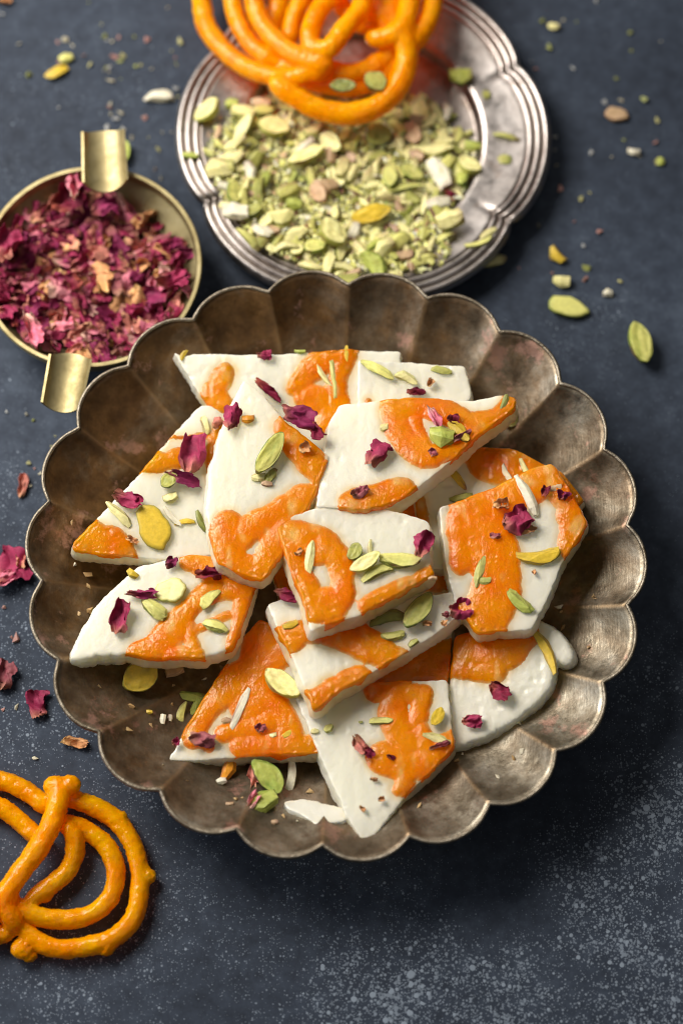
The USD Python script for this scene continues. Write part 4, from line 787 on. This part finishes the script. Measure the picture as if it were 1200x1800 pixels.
# ------------------------------------------------------------------ brass dish with petals
DC = at(160, 466, .026); DR = np.linalg.norm(at(355, 466, .026) - DC)
def dish_z(r): return .0045 + .020 * np.clip((r - .45) / .55, 0, 1) ** 1.7
def make_dish():
    prof = [(.003, .0045)] + [(r, dish_z(r)) for r in np.linspace(.1, .945, 18)] + [(.950, .0258), (.958, .0264), (.990, .0264), (1.0, .0256)] + [(r + .035, max(0.0006, dish_z(r) - .003)) for r in np.linspace(.93, .2, 10)] + [(.003, .0006)]
    m = trimesh.creation.revolve(np.array(prof) * [DR, 1], sections=160); m.apply_translation([DC[0], DC[1], 0])
    d = new_thing('brass_dish', 'round brass dish with two channel shaped lugs, full of dried rose petals', 'dish', (DC[0], DC[1], 0))
    obj('dish_body', m, M_BRASS, d, smooth=35)
    for (a0, a1, b0, b1) in (((185, 318), (181, 230), 74, 72), ((124, 628), (108, 712), 68, 62)):
        P0, P1 = at(*a0, .0335), at(*a1, .0335); L = P1 - P0; ll = np.linalg.norm(L); ax = L / ll; sd = np.cross([0, 0, 1.], ax)
        hw0 = b0 * .5 * .000262; n = 17; ang = np.linspace(math.radians(192), math.radians(348), n); V = []
        th = .0011
        for s in np.linspace(0, 1, 9):
            cut = 1.0
            for off, k in ((0, 1.0), (th, 1.0)):
                R = hw0 * (1 - .06 * s) + off
                e = .0 if s > 0 else 0
                V.append(np.stack([P0 + ax * ll * s * 1.0 + sd * R * math.cos(a) + np.array([0, 0, 1.]) * (R * .62 * math.sin(a) + .002) + (ax * (-.0035 if s == 0 else (.0022 if s == 1 else 0)) * abs(math.sin(a)) ** 2) for a in ang]))
        V = np.array(V).reshape(9, 2, n, 3); F = []; idx = np.arange(9 * 2 * n).reshape(9, 2, n)
        def q(a, b, c, d_): F.extend([(a, b, c), (a, c, d_)])
        for i in range(8):
            for j in range(n - 1):
                q(idx[i, 0, j], idx[i + 1, 0, j], idx[i + 1, 0, j + 1], idx[i, 0, j + 1]); q(idx[i, 1, j], idx[i, 1, j + 1], idx[i + 1, 1, j + 1], idx[i + 1, 1, j])
            for j, fl in ((0, 0), (n - 1, 1)):
                q(idx[i, 0, j], idx[i, 1, j], idx[i + 1, 1, j], idx[i + 1, 0, j])
        for i in (0, 8):
            for j in range(n - 1): q(idx[i, 0, j], idx[i, 0, j + 1], idx[i, 1, j + 1], idx[i, 1, j])
        obj('lug', (V.reshape(-1, 3), np.array(F)), M_BRASS, d, smooth=35)
make_dish()
rng = random.Random(9); placed = []; n_p = 0; tries = 0
pcol = ['magenta', 'magenta', 'magenta', 'pink', 'pink', 'purple', 'maroon', 'dusty', 'purple', 'salmon', 'magenta', 'tan']
def petal_h(px, py):
    d = math.hypot((px - 160) / 182., (py - 492) / 150.); return max(0.0, 1 - d ** 2.2)
PAL = 'dried rose petal in the brass dish'
def dish_plane(px, py, k):
    p = at(px, py, .02); r = np.linalg.norm((p - DC)[:2]) / DR
    return at(px, py, float(dish_z(r)) + k)
TONE = {'magenta': 'magenta', 'pink': 'pale pink', 'purple': 'purple', 'maroon': 'dark maroon', 'dusty': 'dusty rose', 'salmon': 'salmon', 'tan': 'tan orange'}
while n_p < 296 and tries < 60000:
    tries += 1
    px, py = rng.uniform(-25, 340), rng.uniform(330, 640); h = petal_h(px, py)
    p = at(px, py, .018); rr_ = np.linalg.norm((p - DC)[:2]) / DR
    if h <= 0.02 or rr_ > .86 or (px > 215 and py < 360 + (px - 215) * .75): continue
    mind = min([(px - a) ** 2 + (py - b) ** 2 for a, b in placed] or [1e9]) ** .5
    if mind < 11.0: continue
    placed.append((px, py)); n_p += 1
    k = .0003 + .0085 * h ** .6 * rng.uniform(.3, 1.0)
    base_c = rng.choice(pcol) if px < 190 else rng.choice(pcol + ['tan', 'salmon', 'dusty', 'pink', 'magenta', 'maroon'])
    L = rng.uniform(34, 66) * (1 if rr_ < .7 else .75)
    pc = piece(PT, px, py, L, L * rng.uniform(.4, .9), rng.uniform(0, 360), base_c, (lambda a, b, k=k: dish_plane(px, py, k) * [0, 0, 1] + at(a, b, dish_plane(px, py, k)[2]) * [1, 1, 0], np.array([0, 0, 1.])), rng, hgt=rng.uniform(.003, .0075), sink=0, roll=rng.uniform(-.8, .8), pitch=rng.uniform(-.5, .5))
    o_ = add_piece('rose_petal', pc, PT); tag(o_.GetPrim(), '%s dried petal %s in the heap in the brass dish' % (TONE[base_c], 'flake' if L < 34 else 'curl'), 'petal', '%s petals in the brass dish' % TONE[base_c])
for (px, py, L, W, a, c, lab) in [(122, 352, 84, 70, 40, 'maroon', 'large dark maroon crumpled petal below the upper lug of the brass dish'), (132, 335, 50, 34, 100, 'pink', 'pink curled petal standing on the dark maroon petal in the brass dish'), (185, 372, 70, 50, 20, 'purple', 'purple crumpled petal right of the dark maroon one in the brass dish'),
                             (15, 435, 70, 60, 60, 'magenta', 'crumpled magenta petal at the left brim of the brass dish'), (62, 585, 66, 34, -70, 'pink', 'pale pink petal tapering to a point at the lower left of the brass dish'), (305, 500, 66, 34, 20, 'magenta', 'bright magenta petal with a white base at the right of the brass dish')]:
    loose('rose_petal', lab, 'petal', PT, px, py, L * .8, W * .8, a, c, (lambda a_, b_: dish_plane(a_, b_, .010), np.array([0, 0, 1.])), h=.009)

# ------------------------------------------------------------------ scraps on the table
rng = random.Random(77)
TB = (lambda px, py: at(px, py, .0001), np.array([0, 0, 1.]))
for (name, lab, cat, kind, px, py, l, w, a, col) in [
    ('pistachio_slice', 'long pale green pistachio slice on the table right of the plate', 'nut', N, 996, 543, 72, 38, -14, 'lime'),
    ('pistachio_half', 'upright yellow green pistachio half at the right edge of the table', 'nut', H, 1118, 611, 76, 46, -75, 'lime'),
    ('pistachio_crumb', 'squarish pale green nut crumb just above the long pistachio slice', 'nut', C, 985, 496, 30, 26, 0, 'pale'),
    ('pistachio_crumb', 'yellow nut crumb on the table by the lower right of the plate', 'nut', C, 980, 449, 34, 22, -50, 'yellow'),
    ('pistachio_crumb', 'tiny pale crumb on the table right of the squarish nut crumb', 'nut', C, 1067, 517, 18, 16, 0, 'white'),
    ('pistachio_sliver', 'longer tan green nut sliver on the table at the upper left', 'nut', S, 99, 129, 42, 20, 22, 'yellow'),
    ('pistachio_crumb', 'short green nut crumb just above the sliver at the upper left', 'nut', C, 117, 105, 24, 18, 20, 'lime'),
    ('almond_flake', 'white and yellow curved flake on the table left of the silver plate', 'nut', S, 280, 176, 50, 24, 8, 'white'),
    ('nut_flake', 'pinkish tan nut flake on the table at the upper right', 'nut', N, 1082, 203, 44, 24, -4, 'tan'),
    ('nut_crumb', 'white crumb on the table below the pinkish tan flake', 'nut', C, 1114, 268, 22, 16, -10, 'white'),
    ('pistachio_crumb', 'tiny green crumb at the right edge of the table, beside the white crumb', 'nut', C, 1158, 285, 14, 20, 80, 'bright'),
    ('pistachio_crumb', 'pale crumb on the table near the top right of the plate', 'nut', C, 972, 48, 20, 16, 0, 'pale'),
    ('pistachio_half', 'green pistachio lying against the upper lug of the brass dish', 'nut', H, 218, 273, 40, 26, 85, 'bright'),
    ('petal_roll', 'thin rolled pink petal on the table left of the scalloped bowl', 'petal', PT, 41, 856, 46, 18, 82, 'salmon'),
    ('petal_cluster', 'magenta petal cluster at the left edge of the table, beside the scalloped bowl', 'petal', PT, 20, 1003, 78, 66, 30, 'magenta'),
    ('petal_fragment', 'dark pink petal fragment at the left edge, level with the rounded shard', 'petal', PT, 8, 1190, 56, 44, 70, 'dusty'),
    ('petal_fragment', 'crimson petal fragment with an orange base on the table, right of the edge fragment', 'petal', PT, 66, 1240, 52, 46, 100, 'magenta'),
    ('petal_roll', 'tan rolled petal base on the table above the near orange coil', 'petal', PT, 133, 1307, 50, 22, -8, 'tan'),
    ('petal_scrap', 'rust coloured scrap at the far left corner of the table', 'petal', PT, 8, 2, 34, 16, 0, 'tan'),
    ('nut_crumb', 'green crumb on the table between the brass dish and the scalloped bowl', 'nut', C, 330, 502, 22, 16, 20, 'olive'),
    ('pistachio_sliver', 'pale sliver half under the lower right rim of the silver plate', 'nut', S, 868, 462, 40, 20, 20, 'pale')]:
    loose(name, lab, cat, kind, px, py, l, w, a, col, TB)
    if name == 'petal_cluster':
        for (qx, qy, L, W, a2, c2) in [(40, 985, 40, 26, 80, 'salmon'), (8, 1022, 50, 34, 20, 'pink')]:
            loose('petal_scrap', 'salmon scrap clinging to the magenta petal cluster' if c2 == 'salmon' else 'pink scrap under the magenta petal cluster', 'petal', PT, qx, qy, L, W, a2, c2, (lambda a_, b_: at(a_, b_, .002), np.array([0, 0, 1.])))
bits, tt = [], []
for i in range(170):
    zone = rng.choice([(0, 1200, 0, 130), (180, 320, 60, 320), (900, 1200, 0, 560), (0, 1200, 0, 700), (0, 200, 700, 1340)])
    px, py = rng.uniform(zone[0], zone[1]), rng.uniform(zone[2], zone[3]); p = at(px, py, 0); s = rng.uniform(.0004, .0011)
    if np.linalg.norm((p - BC)[:2]) < .14 or np.linalg.norm((p - PC)[:2]) < PR or np.linalg.norm((p - DC)[:2]) < DR: continue
    m = trimesh.convex.convex_hull(np.array([[rng.gauss(0, s), rng.gauss(0, s), rng.gauss(0, s * .6)] for _ in range(9)])); m.apply_translation([p[0], p[1], s * .7]); bits.append(m)
    c = np.array(rng.choice([(.45, .42, .16), (.5, .45, .3), (.42, .2, .16), (.3, .32, .08), (.45, .45, .42)])) * rng.uniform(.6, 1.0); tt.append(np.tile(c, (len(m.vertices), 1)))
bm = trimesh.util.concatenate(bits)
o_ = obj('table_crumbs', bm, M_NUT, tint=np.concatenate(tt)); tag(o_.GetPrim(), 'tiny nut and petal crumbs scattered over the dark table', 'crumbs', kind='stuff')
